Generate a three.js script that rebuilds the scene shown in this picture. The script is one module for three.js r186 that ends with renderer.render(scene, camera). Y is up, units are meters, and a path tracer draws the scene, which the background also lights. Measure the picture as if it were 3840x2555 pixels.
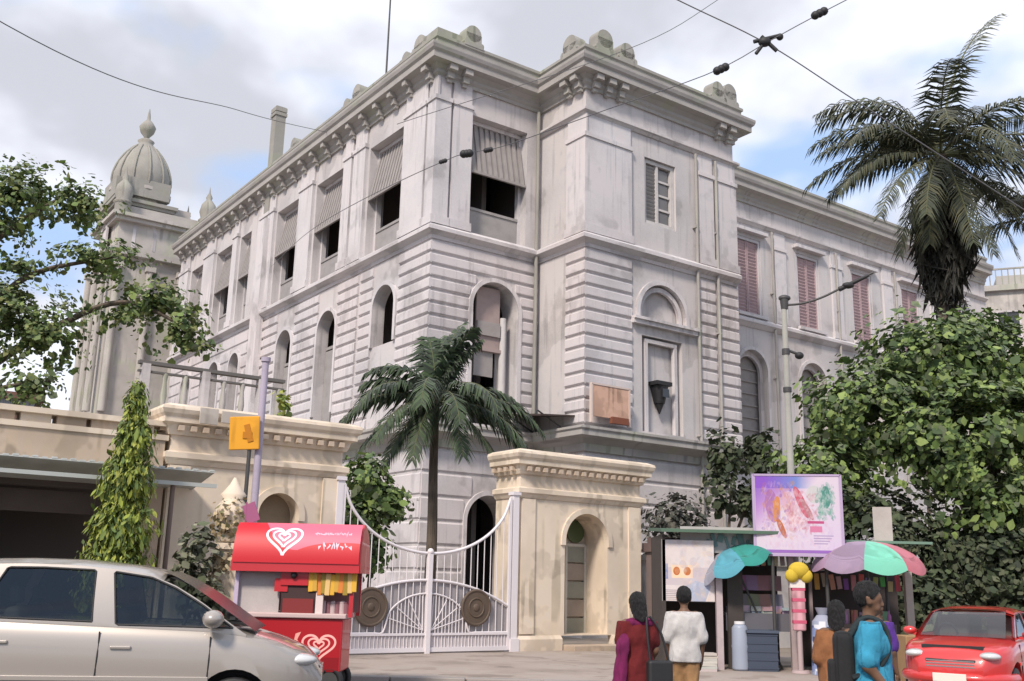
import * as THREE from 'three';
import { mergeGeometries, mergeVertices, toCreasedNormals } from 'three/addons/utils/BufferGeometryUtils.js';
import { RoundedBoxGeometry } from 'three/addons/geometries/RoundedBoxGeometry.js';
import { MarchingCubes } from 'three/addons/objects/MarchingCubes.js';
import { ImprovedNoise } from 'three/addons/math/ImprovedNoise.js';
import { Brush, Evaluator, SUBTRACTION } from 'three-bvh-csg';

// ------------------------------------------------------------------ camera, sky, sun, exposure
const W = 1024, H = 681;
const scene = new THREE.Scene();
const camera = new THREE.PerspectiveCamera(37.27, W / H, 0.1, 900);
camera.rotation.order = 'YXZ';
camera.position.set(0, 1.6, 0);
camera.rotation.set(THREE.MathUtils.degToRad(13.577), 0, THREE.MathUtils.degToRad(1.3375));
scene.add(camera);
const renderer = new THREE.WebGLRenderer({ antialias: true });
renderer.setSize(W, H);
renderer.toneMapping = THREE.LinearToneMapping;
renderer.toneMappingExposure = 1.16;
renderer.shadowMap.enabled = true;

const noise3 = new ImprovedNoise();
function fbm(x, y, z, oct) { let a = 0.5, s = 0, n = 0; for (let i = 0; i < oct; i++) { s += a * noise3.noise(x, y, z); n += a; a *= 0.52; x *= 2.03; y *= 2.03; z *= 2.03; } return s / n; }
const sm = (a, b, x) => { const t = Math.min(1, Math.max(0, (x - a) / (b - a))); return t * t * (3 - 2 * t); };
{ // broken cloud over pale blue; the same deck all round
  const w = 2048, h = 1024, data = new Float32Array(w * h * 4);
  for (let j = 0; j < h; j++) {
    const el = ((j + 0.5) / h - 0.5) * Math.PI, sy = Math.sin(el), ce = Math.cos(el);
    for (let i = 0; i < w; i++) {
      const az = ((i + 0.5) / w - 0.5) * 2 * Math.PI, dx = ce * Math.cos(az), dz = ce * Math.sin(az), o = (j * w + i) * 4;
      let r, g, b;
      if (sy < -0.01) { r = 0.30; g = 0.28; b = 0.26; }
      else {
        const k = 1 / (Math.max(sy, 0) + 0.22), px = dx * k * 1.15, pz = dz * k * 1.15;
        const wx = fbm(px * 0.9 + 33.033, pz * 0.9 + 50.171, 3.1, 3) * 0.7;
        const c = fbm(px * 1.5 + wx + 33.033, pz * 1.5 - wx + 50.171, 0.74666, 6);
        const d = fbm(px * 2.3 - 3.7, pz * 2.3 + wx + 1.1, 5.3, 6);
        const cover = sm(-0.3, 0.0, c), shade = sm(-0.28, 0.24, d);
        const hz = Math.exp(-Math.max(sy, 0) * 5);
        const br = 0.40 + 0.12 * hz, bg = 0.57 + 0.1 * hz, bb = 0.90;
        const t = 0.60 + 0.37 * shade;
        r = br + (t * 0.962 - br) * cover; g = bg + (t * 0.99 - bg) * cover; b = bb + (t * 1.095 - bb) * cover;
      }
      data[o] = r; data[o + 1] = g; data[o + 2] = b; data[o + 3] = 1;
    }
  }
  const t = new THREE.DataTexture(data, w, h, THREE.RGBAFormat, THREE.FloatType);
  t.mapping = THREE.EquirectangularReflectionMapping; t.magFilter = t.minFilter = THREE.LinearFilter; t.needsUpdate = true;
  scene.background = t; scene.environment = t;
}
const sun = new THREE.DirectionalLight(0xfff1e3, 3.3);
sun.position.set(-26, 62, 34); sun.target.position.set(0, 4, -25);
sun.castShadow = true; sun.shadow.radius = 18; sun.shadow.mapSize.set(2048, 2048);
Object.assign(sun.shadow.camera, { left: -60, right: 60, top: 60, bottom: -60, near: 1, far: 200 });
scene.add(sun, sun.target);

// ------------------------------------------------------------------ helpers
function rng(seed) { let s = seed >>> 0; return () => { s = (s + 0x6D2B79F5) >>> 0; let t = s; t = Math.imul(t ^ (t >>> 15), t | 1); t ^= t + Math.imul(t ^ (t >>> 7), t | 61); return ((t ^ (t >>> 14)) >>> 0) / 4294967296; }; }
const names = {};
function numbered(n) { const k = names[n] = (names[n] ?? -1) + 1; return k ? `${n}_${String(k).padStart(3, '0')}` : n; }
function tag(o, label, category, group, kind) { if (label) o.userData.label = label; if (category) o.userData.category = category; if (group) o.userData.group = group; if (kind) o.userData.kind = kind; return o; }
const V3 = (x, y, z) => new THREE.Vector3(x, y, z);
function clean(g) {
  let q = g.index ? g.toNonIndexed() : g.clone();
  for (const k of Object.keys(q.attributes)) if (!['position', 'normal', 'uv', 'color'].includes(k)) q.deleteAttribute(k);
  if (!q.attributes.normal) q.computeVertexNormals();
  const p = q.attributes.position, n = q.attributes.normal, uv = new Float32Array(p.count * 2);
  if (g.userData.keepUV && q.attributes.uv) return q;
  for (let i = 0; i < p.count; i++) {
    const ax = Math.abs(n.getX(i)), ay = Math.abs(n.getY(i)), az = Math.abs(n.getZ(i));
    if (ay > ax && ay > az) { uv[2 * i] = p.getX(i); uv[2 * i + 1] = p.getZ(i); }
    else if (ax > az) { uv[2 * i] = p.getZ(i); uv[2 * i + 1] = p.getY(i); }
    else { uv[2 * i] = p.getX(i); uv[2 * i + 1] = p.getY(i); }
  }
  q.setAttribute('uv', new THREE.BufferAttribute(uv, 2));
  return q;
}
function join(list) { list = Array.isArray(list) ? list : [list]; const l = list.map(clean); const col = l.some(g => g.attributes.color); if (!col) return l.length > 1 ? mergeGeometries(l) : l[0]; for (const g of l) if (!g.attributes.color) g.setAttribute('color', new THREE.BufferAttribute(new Float32Array(g.attributes.position.count * 3).fill(1), 3)); return l.length > 1 ? mergeGeometries(l) : l[0]; }
function part(name, geos, mat, parent, label) {
  const m = new THREE.Mesh(join(geos), mat); m.name = name; m.castShadow = m.receiveShadow = true;
  if (label) m.userData.label = label; parent.add(m); return m;
}
function piece(name, geo, mat, parent) { const m = new THREE.Mesh(geo, mat); m.name = name; m.castShadow = m.receiveShadow = true; parent.add(m); return m; }
const TH = THREE.MathUtils.degToRad(35.5854), C1 = V3(-2.838, 0, -32.878);
const UX = V3(Math.cos(TH), 0, -Math.sin(TH)), UZ = V3(Math.sin(TH), 0, Math.cos(TH));
const site = (x, y, z) => C1.clone().addScaledVector(UX, x).addScaledVector(UZ, z).setY(y);
function thing(name, label, category, pos, turn = 0, group, kind) {
  const o = new THREE.Group(); o.name = numbered(name); o.position.copy(Array.isArray(pos) ? V3(...pos) : pos); o.rotation.y = turn;
  scene.add(o); return tag(o, label, category, group, kind);
}
function solo(name, geos, mat, label, category, pos, turn = 0, group, kind) {
  const m = new THREE.Mesh(join(geos), mat); m.name = numbered(name); m.castShadow = m.receiveShadow = true;
  if (pos) m.position.copy(Array.isArray(pos) ? V3(...pos) : pos); m.rotation.y = turn; scene.add(m); return tag(m, label, category, group, kind);
}
const M4 = (x, y, z, rx = 0, ry = 0, rz = 0) => new THREE.Matrix4().compose(V3(x, y, z), new THREE.Quaternion().setFromEuler(new THREE.Euler(rx, ry, rz)), V3(1, 1, 1));
const box = (w, h, d, x = 0, y = 0, z = 0, rx = 0, ry = 0, rz = 0) => new THREE.BoxGeometry(w, h, d).applyMatrix4(M4(x, y, z, rx, ry, rz));
const rbox = (w, h, d, r, x = 0, y = 0, z = 0, rx = 0, ry = 0, rz = 0) => new RoundedBoxGeometry(w, h, d, 2, r).applyMatrix4(M4(x, y, z, rx, ry, rz));
const cyl = (r1, r2, h, x = 0, y = 0, z = 0, n = 12, rx = 0, ry = 0, rz = 0) => new THREE.CylinderGeometry(r1, r2, h, n).applyMatrix4(M4(x, y, z, rx, ry, rz));
const ball = (r, x, y, z, sx = 1, sy = 1, sz = 1, n = 12) => new THREE.SphereGeometry(r, n, Math.max(6, n * 0.7 | 0)).scale(sx, sy, sz).translate(x, y, z);
function tube(pts, r, seg = 24, n = 7) { return new THREE.TubeGeometry(new THREE.CatmullRomCurve3(pts.map(p => V3(...p))), seg, r, n); }
function rod(a, b, r, n = 8, r2 = r) { const A = V3(...a), B = V3(...b), d = B.clone().sub(A), g = new THREE.CylinderGeometry(r2, r, d.length(), n); g.applyQuaternion(new THREE.Quaternion().setFromUnitVectors(V3(0, 1, 0), d.clone().normalize())); const c = A.add(B).multiplyScalar(0.5); return g.translate(c.x, c.y, c.z); }
const lathe = (pts, n = 20, x = 0, y = 0, z = 0) => new THREE.LatheGeometry(pts.map(p => new THREE.Vector2(...p)), n).translate(x, y, z);
// a moulding swept along a plan path with mitred corners; profile = polygon of [outward, height]
function sweep(path, prof) {
  const P = path.length, nrm = [];
  for (let i = 0; i < P - 1; i++) { const dx = path[i + 1][0] - path[i][0], dz = path[i + 1][1] - path[i][1], l = Math.hypot(dx, dz); nrm.push([-dz / l, dx / l]); }
  const mit = path.map((_, i) => { const a = nrm[Math.max(0, i - 1)], b = nrm[Math.min(P - 2, i)], d = 1 + a[0] * b[0] + a[1] * b[1]; return [(a[0] + b[0]) / d, (a[1] + b[1]) / d]; });
  const at = (i, k) => [path[i][0] + mit[i][0] * prof[k][0], prof[k][1], path[i][1] + mit[i][1] * prof[k][0]];
  const pos = [], q = (a, b, c, d) => pos.push(...a, ...b, ...c, ...a, ...c, ...d);
  for (let i = 0; i < P - 1; i++) for (let k = 0; k < prof.length; k++) { const k2 = (k + 1) % prof.length; q(at(i, k), at(i + 1, k), at(i + 1, k2), at(i, k2)); }
  const tri = THREE.ShapeUtils.triangulateShape(prof.map(p => new THREE.Vector2(...p)), []);
  for (const t of tri) { pos.push(...at(0, t[0]), ...at(0, t[1]), ...at(0, t[2])); pos.push(...at(P - 1, t[2]), ...at(P - 1, t[1]), ...at(P - 1, t[0])); }
  const g = new THREE.BufferGeometry(); g.setAttribute('position', new THREE.Float32BufferAttribute(pos, 3)); g.computeVertexNormals(); return g;
}
// a wall in (s, h) with rectangular and arched openings, front at n = 0
function wall(s0, s1, h0, h1, holes, t) {
  const sh = new THREE.Shape([new THREE.Vector2(s0, h0), new THREE.Vector2(s1, h0), new THREE.Vector2(s1, h1), new THREE.Vector2(s0, h1)]);
  for (const o of holes) {
    const p = new THREE.Path();
    if (o.spring === undefined) { p.moveTo(o.a, o.b); p.lineTo(o.a, o.t); p.lineTo(o.c, o.t); p.lineTo(o.c, o.b); p.lineTo(o.a, o.b); }
    else { const m = (o.a + o.c) / 2, r = (o.c - o.a) / 2; p.moveTo(o.a, o.b); p.lineTo(o.a, o.spring); p.absarc(m, o.spring, r, Math.PI, 0, true); p.lineTo(o.c, o.b); p.lineTo(o.a, o.b); }
    sh.holes.push(p);
  }
  return new THREE.ExtrudeGeometry(sh, { depth: t, bevelEnabled: false, curveSegments: 14 }).translate(0, 0, -t);
}
const R = (a, c, b, t) => ({ a, c, b, t });
const AR = (m, w, b, spring) => ({ a: m - w / 2, c: m + w / 2, b, spring });
function archRing(m, spring, r0, r1, d, down = 0) {
  const sh = new THREE.Shape(); sh.moveTo(m - r1, spring - down); sh.lineTo(m - r1, spring); sh.absarc(m, spring, r1, Math.PI, 0, true); sh.lineTo(m + r1, spring - down); sh.lineTo(m + r0, spring - down); sh.lineTo(m + r0, spring); sh.absarc(m, spring, r0, 0, Math.PI, false); sh.lineTo(m - r0, spring - down);
  return new THREE.ExtrudeGeometry(sh, { depth: d, bevelEnabled: false, curveSegments: 14 });
}
// faces of the building: bake (s, h, n) into building coordinates
const faceM = (ox, oz, sx, sz, nx, nz) => new THREE.Matrix4().set(sx, 0, nx, ox, 0, 1, 0, 0, sz, 0, nz, oz, 0, 0, 0, 1);
const on = (g, F) => g.applyMatrix4(F);

// ------------------------------------------------------------------ procedural textures
function pval(seed) { const r = rng(seed), t = new Float32Array(4096); for (let i = 0; i < 4096; i++) t[i] = r(); return (x, y, px, py) => { const xi = Math.floor(x), yi = Math.floor(y), fx = x - xi, fy = y - yi, u = fx * fx * (3 - 2 * fx), v = fy * fy * (3 - 2 * fy), m = (a, n) => ((a % n) + n) % n, h = (a, b) => t[(m(a, px) * 131 + m(b, py) * 57 + (m(a, px) * m(b, py))) & 4095]; return (h(xi, yi) * (1 - u) + h(xi + 1, yi) * u) * (1 - v) + (h(xi, yi + 1) * (1 - u) + h(xi + 1, yi + 1) * u) * v; }; }
function tex(size, tile, fn, srgb = true, tileY = tile) {
  const d = new Uint8Array(size * size * 4);
  for (let j = 0; j < size; j++) for (let i = 0; i < size; i++) { const c = fn(i / size, j / size), o = (j * size + i) * 4; for (let k = 0; k < 3; k++) { let v = Math.max(0, Math.min(1, Array.isArray(c) ? c[k] : c)); if (srgb) v = v <= 0.0031308 ? v * 12.92 : 1.055 * Math.pow(v, 1 / 2.4) - 0.055; d[o + k] = v * 255; } d[o + 3] = 255; }
  const t = new THREE.DataTexture(d, size, size); t.wrapS = t.wrapT = THREE.RepeatWrapping; t.magFilter = THREE.LinearFilter; t.minFilter = THREE.LinearMipmapLinearFilter; t.generateMipmaps = true;
  if (srgb) t.colorSpace = THREE.SRGBColorSpace; t.repeat.set(1 / tile, 1 / tileY); t.needsUpdate = true; return t;
}
const n1 = pval(11), n2 = pval(29), n3 = pval(47);
const oct = (n, u, v, f, k) => { let s = 0, a = 0.5, t = 0; for (let i = 0; i < k; i++) { s += a * n(u * f, v * f, f, f); t += a; a *= 0.55; f *= 2; } return s / t; };
const plasterMap = tex(1024, 9, (u, v) => {
  const blotch = oct(n1, u, v, 4, 5), streak = n2(u * 64, v * 5, 64, 5) * 0.6 + n3(u * 160, v * 9, 160, 9) * 0.4, fine = n3(u * 256, v * 256, 256, 256);
  const k = 0.93 + 0.55 * (blotch - 0.5) - 0.22 * sm(0.5, 0.85, streak) * sm(0.4, 0.65, blotch) + 0.08 * (fine - 0.5) - 0.18 * sm(0.56, 0.66, oct(n3, u, v, 7, 4));
  const warm = (oct(n2, u, v, 3, 3) - 0.5) * 0.10; return [k * (1 + warm), k, k * (1 - warm * 0.7)];
});
const mouldMap = tex(512, 5, (u, v) => {
  const b = oct(n2, u, v, 4, 5), st = n1(u * 48, v * 4, 48, 4), k = 0.78 + 0.5 * (b - 0.5) - 0.35 * sm(0.55, 0.85, st) * sm(0.4, 0.7, b) + 0.12, g = sm(0.5, 0.75, oct(n3, u, v, 5, 3)) * 0.08; return [k - g * 0.4, k + g * 0.3, k - g];
});
const grainMap = tex(512, 2.2, (u, v) => 0.86 + 0.28 * (oct(n1, u, v, 8, 5) - 0.5) + 0.1 * (n3(u * 256, v * 256, 256, 256) - 0.5));
const creamMap = tex(512, 4, (u, v) => { const b = oct(n3, u, v, 4, 5), st = n2(u * 40, v * 3, 40, 3), k = 0.97 + 0.4 * (b - 0.5) - 0.32 * sm(0.5, 0.85, st) * sm(0.42, 0.62, b) - 0.16 * sm(0.58, 0.66, oct(n1, u, v, 6, 4)); return [k, k * 0.985, k * (0.98 - 0.06 * st)]; });
const bumpMap = tex(512, 2.5, (u, v) => oct(n2, u, v, 8, 6), false);
const pavingMap = tex(1024, 6, (u, v) => { const b = oct(n1, u, v, 6, 5), d = oct(n2, u, v, 24, 4); return ((q) => [0.95 + q, 0.93 + q, 0.91 + q])(0.6 * (b - 0.5) + 0.3 * (d - 0.5) - 0.25 * sm(0.6, 0.68, oct(n3, u, v, 9, 4))); });
const barkMap = tex(256, 0.8, (u, v) => 0.55 + 0.8 * (n1(u * 30, v * 6, 30, 6) - 0.3) * 0.7 + 0.2 * n2(u * 60, v * 60, 60, 60), true, 1.4);
const std = (r, g, b, o = {}) => { const c = new THREE.Color().setRGB(r, g, b); return new THREE.MeshStandardMaterial({ color: c, roughness: 0.85, ...o }); };
const phy = (r, g, b, o = {}) => { const c = new THREE.Color().setRGB(r, g, b); return new THREE.MeshPhysicalMaterial({ color: c, roughness: 0.5, ...o }); };
const M = {
  plaster: std(0.575, 0.54, 0.535, { map: plasterMap, bumpMap, bumpScale: 0.006 }),
  pale: std(0.63, 0.595, 0.60, { map: plasterMap, bumpMap, bumpScale: 0.006 }),
  band: std(0.62, 0.58, 0.585, { map: plasterMap, bumpMap, bumpScale: 0.008 }),
  cornice: std(0.45, 0.43, 0.41, { map: mouldMap, bumpMap, bumpScale: 0.01 }),
  stain: std(0.36, 0.35, 0.32, { map: mouldMap, bumpMap, bumpScale: 0.01 }),
  tower: std(0.52, 0.49, 0.46, { map: mouldMap, bumpMap, bumpScale: 0.01 }),
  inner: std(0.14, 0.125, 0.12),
  screen: std(0.36, 0.335, 0.325, { map: grainMap }),
  panel: std(0.36, 0.345, 0.34, { map: grainMap }),
  white: std(0.62, 0.60, 0.59, { map: grainMap }),
  pinkwood: std(0.50, 0.37, 0.385, { map: grainMap }),
  pinkboard: std(0.40, 0.315, 0.30, { map: grainMap }),
  cream: std(0.73, 0.63, 0.515, { map: creamMap, bumpMap, bumpScale: 0.006 }),
  creamDark: std(0.52, 0.42, 0.33, { map: creamMap, bumpMap, bumpScale: 0.008 }),
  pane: phy(0.03, 0.035, 0.04, { roughness: 0.08, clearcoat: 0.4 }),
  dullpane: phy(0.16, 0.16, 0.165, { roughness: 0.35 }),
  iron: std(0.72, 0.68, 0.70, { roughness: 0.5 }),
  black: std(0.02, 0.02, 0.022, { roughness: 0.6 }),
  darkmetal: std(0.07, 0.07, 0.07, { roughness: 0.55, metalness: 0.3 }),
  brass: std(0.12, 0.085, 0.06, { roughness: 0.6, map: grainMap }),
  bark: std(0.14, 0.11, 0.085, { map: barkMap, bumpMap, bumpScale: 0.02 }),
  ground: std(0.27, 0.235, 0.20, { map: pavingMap }),
};
const leafMat = (r, g, b, o = {}) => new THREE.MeshPhysicalMaterial({ color: new THREE.Color().setRGB(r, g, b), roughness: 0.75, vertexColors: true, transmission: 0.25, thickness: 0, ...o });
// ------------------------------------------------------------------ ground
solo('ground', new THREE.PlaneGeometry(900, 900).rotateX(-Math.PI / 2).translate(0, 0, -200), M.ground, 'dusty earth ground around the palace', null, null, 0, null, 'structure');
solo('road', box(300, 0.02, 30, 0, 0, 0.2), std(0.075, 0.073, 0.072, { map: pavingMap }), 'grey asphalt road in the foreground with passing cars', null, [0, 0.006, 0], 0, null, 'structure');
{
  const g = new THREE.BoxGeometry(300, 0.12, 8).translate(0, 0.06, -4);
  solo('pavement', g, std(0.36, 0.31, 0.275, { map: pavingMap, bumpMap, bumpScale: 0.01 }), 'brownish pavement in front of the gate', null, [0, 0.002, -16.9], 0, null, 'structure');
  const k = []; for (let i = -12; i < 24; i++) k.push(rbox(1.17, 0.15, 0.2, 0.02, i * 1.2, 0.075, -16.78)); solo('kerb', k, std(0.33, 0.30, 0.28, { map: grainMap }), 'weathered stone kerb along the pavement', null, null, 0, null, 'structure');
}
// ------------------------------------------------------------------ the palace
const palace = thing('palace', 'grey white colonial palace with two corner pavilions, arches and heavy cornice', 'building', C1, TH);
const FL = faceM(0, 0, 0, 1, -1, 0), FF = faceM(0, 0, 1, 0, 0, 1), FPL = faceM(4.6, 0, 0, 1, -1, 0), FPF = faceM(0, 2.69, 1, 0, 0, 1), FW = faceM(0, -1.31, 1, 0, 0, 1);
const winL = [[-3.68, 2.6], [-8.5, 2.65], [-12.85, 2.4], [-17.9, 1.35], [-20.75, 2.4], [-24.9, 2.1]];
const archL = [[-3.1, 1.6, 9.9], [-7.8, 1.62, 6.9], [-12.0, 1.55, 6.9], [-17.9, 1.3, 6.9], [-20.7, 1.5, 6.9], [-24.9, 1.5, 6.9]];
{
  const hU = winL.map(([c, w]) => R(c - w / 2, c + w / 2, 13.62, 18.15)), hM = archL.map(([c, w, b]) => AR(c, w, b, 12.1 - w / 2));
  part('wall', on(wall(-28, 0, 13.35, 20.2, hU, 0.7), FL), M.plaster, palace);
  part('wall', on(wall(-28, 0, 0, 13.35, hM.concat(archL.slice(1).map(([c, w]) => AR(c, w, 0.3, 3.6))), 0.42), FL), M.plaster, palace);
  part('wall', on(wall(0.7, 4.6, 13.35, 20.2, [R(1.52, 3.98, 13.62, 18.15)], 0.7), FF), M.plaster, palace);
  part('wall', on(wall(0.42, 4.6, 0, 13.35, [AR(2.7, 1.95, 6.9, 11.02), AR(2.65, 1.75, 0.1, 3.62)], 0.9), FF), M.plaster, palace);
  part('wall', on(wall(0, 2.69, 0, 20.2, [], 0.5), FPL), M.plaster, palace);
  part('wall', on(wall(5.1, 12.3, 0, 20.2, [R(7.45, 9.05, 14.65, 17.25), AR(8.25, 2.3, 10.95, 11.2), R(7.25, 9.25, 6.9, 10.35)], 0.5), FPF), M.plaster, palace);
  part('wall', box(0.5, 20.2, 3.5, 12.05, 10.1, 0.44), M.plaster, palace);
  const wx = [17.7, 21.95, 26.2, 30.45, 34.7];
  part('wall', on(wall(12.3, 38, 0, 20.2, [...wx.map(x => R(x - 0.85, x + 0.85, 13.6, 17.45)), ...wx.map(x => AR(x, 1.9, 7.2, 11.15))], 0.6), FW), M.plaster, palace);
  // rooms behind the openings
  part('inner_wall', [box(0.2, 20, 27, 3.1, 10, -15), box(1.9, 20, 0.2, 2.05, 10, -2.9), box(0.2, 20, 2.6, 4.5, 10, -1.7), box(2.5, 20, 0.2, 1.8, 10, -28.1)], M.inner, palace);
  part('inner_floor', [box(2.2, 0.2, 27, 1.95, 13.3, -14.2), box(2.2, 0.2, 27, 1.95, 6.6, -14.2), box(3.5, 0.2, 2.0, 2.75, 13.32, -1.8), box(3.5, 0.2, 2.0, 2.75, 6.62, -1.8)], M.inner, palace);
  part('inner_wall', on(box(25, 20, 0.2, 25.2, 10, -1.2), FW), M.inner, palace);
  part('roof', [box(37, 0.25, 26.4, 19.0, 20.1, -14.9), box(7.2, 0.25, 3.6, 8.45, 20.1, 0.6), box(4.2, 0.24, 1.4, 2.6, 20.1, -1.0)], M.stain, palace);
  part('wall', [box(0.4, 20, 27, 37.8, 10, -15), box(37, 20, 0.4, 19, 10, -28.2)], M.plaster, palace);
}
const path = [[0, -28], [0, 0], [4.6, 0], [4.6, 2.69], [12.3, 2.69], [12.3, -1.31], [38, -1.31]];
part('cornice', sweep(path, [[-0.3, 20.25], [-0.3, 19.1], [0.08, 19.1], [0.08, 19.22], [0.16, 19.3], [0.16, 19.42], [0.3, 19.56], [0.56, 19.6], [0.56, 19.82], [0.64, 19.9], [0.68, 20.02], [0.68, 20.12], [0.4, 20.25]]), M.cornice, palace);
part('parapet', sweep(path, [[-0.5, 20.25], [0.28, 20.25], [0.28, 20.5], [0.34, 20.55], [0.34, 20.66], [-0.5, 20.66]]), M.stain, palace);
const corner = path.slice(0, 5);
part('string_course', sweep(corner, [[-0.2, 13.62], [-0.2, 13.1], [0.05, 13.1], [0.07, 13.22], [0.2, 13.3], [0.3, 13.34], [0.3, 13.47], [0.22, 13.54], [0.1, 13.62]]), M.pale, palace);
part('string_course', sweep(path.slice(4).map((p, i) => i ? p : [12.3, 2.69]), [[-0.2, 13.6], [-0.2, 13.15], [0.05, 13.15], [0.2, 13.3], [0.26, 13.34], [0.26, 13.47], [0.1, 13.6]]), M.pale, palace);
part('string_course', sweep(path.slice(2), [[-0.2, 18.36], [-0.2, 18.06], [0.06, 18.08], [0.14, 18.16], [0.2, 18.2], [0.2, 18.28], [0.06, 18.36]]), M.plaster, palace);
part('ledge', sweep(corner, [[-0.1, 6.75], [-0.1, 5.95], [0.1, 5.95], [0.14, 6.2], [0.35, 6.35], [0.6, 6.4], [0.6, 6.56], [0.66, 6.62], [0.66, 6.7], [0.1, 6.78]]), M.cornice, palace);
part('plinth', sweep(corner, [[-0.1, 1.15], [-0.1, 0], [0.22, 0], [0.22, 0.95], [0.12, 1.05], [0.12, 1.15]]), M.plaster, palace);
// pilasters of the upper storey
const pil = (s0, s1, F, d = 0.14, h0 = 13.6, h1 = 19.15) => part('pilaster', [on(box(s1 - s0, h1 - h0 - 0.9, d, (s0 + s1) / 2, (h0 + h1 - 0.9) / 2, d / 2), F), on(box(s1 - s0 + 0.1, 0.3, d + 0.06, (s0 + s1) / 2, h0 + 0.15, (d + 0.06) / 2), F), on(box(s1 - s0 + 0.08, 0.16, d + 0.05, (s0 + s1) / 2, h1 - 0.82, (d + 0.05) / 2), F), on(box(s1 - s0, 0.74, d * 0.6, (s0 + s1) / 2, h1 - 0.37, d * 0.3), F)], M.pale, palace);
for (const [a, b] of [[-2.1, -0.55], [-0.42, 0.14], [-6.15, -5.15], [-7.05, -6.35], [-11.4, -10.0], [-15.9, -14.2], [-19.4, -18.75], [-23.7, -22.1], [-27.8, -26.2]]) pil(a, b, FL);
pil(0, 0.5, FF); pil(0.62, 1.42, FF); pil(1.75, 2.69 + 0.12, FPL, 0.12, 13.6, 18.1); pil(4.6, 6.7, FPF, 0.12, 13.6, 18.1); pil(10.2, 11.0, FPF, 0.12, 13.6, 18.1); pil(11.2, 12.3, FPF, 0.12, 13.6, 18.1);
for (const x of [15.6, 19.85, 24.1, 28.35, 32.6]) pil(x - 0.4, x + 0.4, FW, 0.1, 13.6, 18.1);
// rusticated courses: one chamfered block per course and pier
const bandProf = (h0, h1, d) => [[0, h1], [0, h0], [d - 0.035, h0 + 0.012], [d, h0 + 0.05], [d, h1 - 0.05], [d - 0.035, h1 - 0.012]];
function bands(F, s0, s1, holes, h0, h1, pitch, d) {
  const n = Math.round((h1 - h0) / pitch), dy = (h1 - h0) / n;
  for (let i = 0; i < n; i++) {
    const a = h0 + i * dy + 0.035, b = h0 + (i + 1) * dy - 0.035;
    let seg = [[s0, s1]];
    for (const o of holes) {
      if (b < o.b) continue;
      let wl = o.a, wr = o.c;
      if (o.spring !== undefined && a > o.spring) { const r = (o.c - o.a) / 2 + 0.16, y = a - o.spring; if (y >= r) continue; const hw = Math.sqrt(r * r - y * y), m = (o.a + o.c) / 2; wl = m - hw; wr = m + hw; } else if (o.t !== undefined && a > o.t) continue; else { wl -= 0.13; wr += 0.13; }
      seg = seg.flatMap(([p, q]) => [[p, Math.min(q, wl)], [Math.max(p, wr), q]].filter(([x, y]) => y - x > 0.12));
    }
    for (const [p, q] of seg) piece('stone_band', clean(on(sweep([[p, 0], [q, 0]], bandProf(a, b, d)), F)), M.band, palace);
  }
}
const hL = archL.map(([c, w, b]) => AR(c, w, b, 12.1 - w / 2)), hF = [AR(2.7, 1.95, 6.9, 11.02)];
for (const [a, b] of [[-7.0, -5.25], [-2.1, 0.075], [-11.1, -8.75], [-16, -12.95], [-5.05, -4.05]]) bands(FL, a, b, hL, 6.85, 13.05, 0.43, 0.075);
bands(FL, -27.8, -16.2, hL, 6.85, 13.05, 0.62, 0.05);
bands(FF, 0, 4.5, hF, 6.85, 13.05, 0.43, 0.075);
bands(FPL, 1.7, 2.765, [], 6.85, 13.05, 0.43, 0.075);
bands(FPF, 4.6, 6.72, [], 6.85, 13.05, 0.43, 0.075); bands(FPF, 10.2, 11.02, [], 6.85, 13.05, 0.43, 0.075); bands(FPF, 11.2, 12.3, [], 6.85, 13.05, 0.43, 0.075);
bands(FF, 0, 4.5, [AR(2.65, 1.75, 0.1, 3.62)], 1.2, 5.9, 0.78, 0.05); bands(FPF, 4.6, 12.3, [], 1.2, 5.9, 0.78, 0.05); bands(FPL, 0, 2.7, [], 1.2, 5.9, 0.78, 0.05); bands(FL, -28, 0, archL.slice(1).map(([c, w]) => AR(c, w, 0.3, 3.6)), 1.2, 5.9, 0.78, 0.05);
// arch surrounds
for (const [c, w, b] of archL) part('arch_moulding', on(archRing(c, 12.1 - w / 2, w / 2 + 0.002, w / 2 + 0.15, 0.11, Math.min(3.4, 12.1 - w / 2 - b)), FL), M.pale, palace);
part('arch_moulding', on(archRing(2.7, 11.02, 0.977, 1.13, 0.11, 4), FF), M.pale, palace);
part('arch_moulding', [on(archRing(8.25, 11.2, 1.152, 1.32, 0.1, 0.2), FPF), on(archRing(8.25, 11.2, 0.92, 1.08, 0.12, 0.2).translate(0, 0, -0.18), FPF)], M.pale, palace);
part('arch_moulding', on(archRing(2.65, 3.62, 0.877, 1.02, 0.09, 3.2), FF), M.pale, palace);
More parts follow.
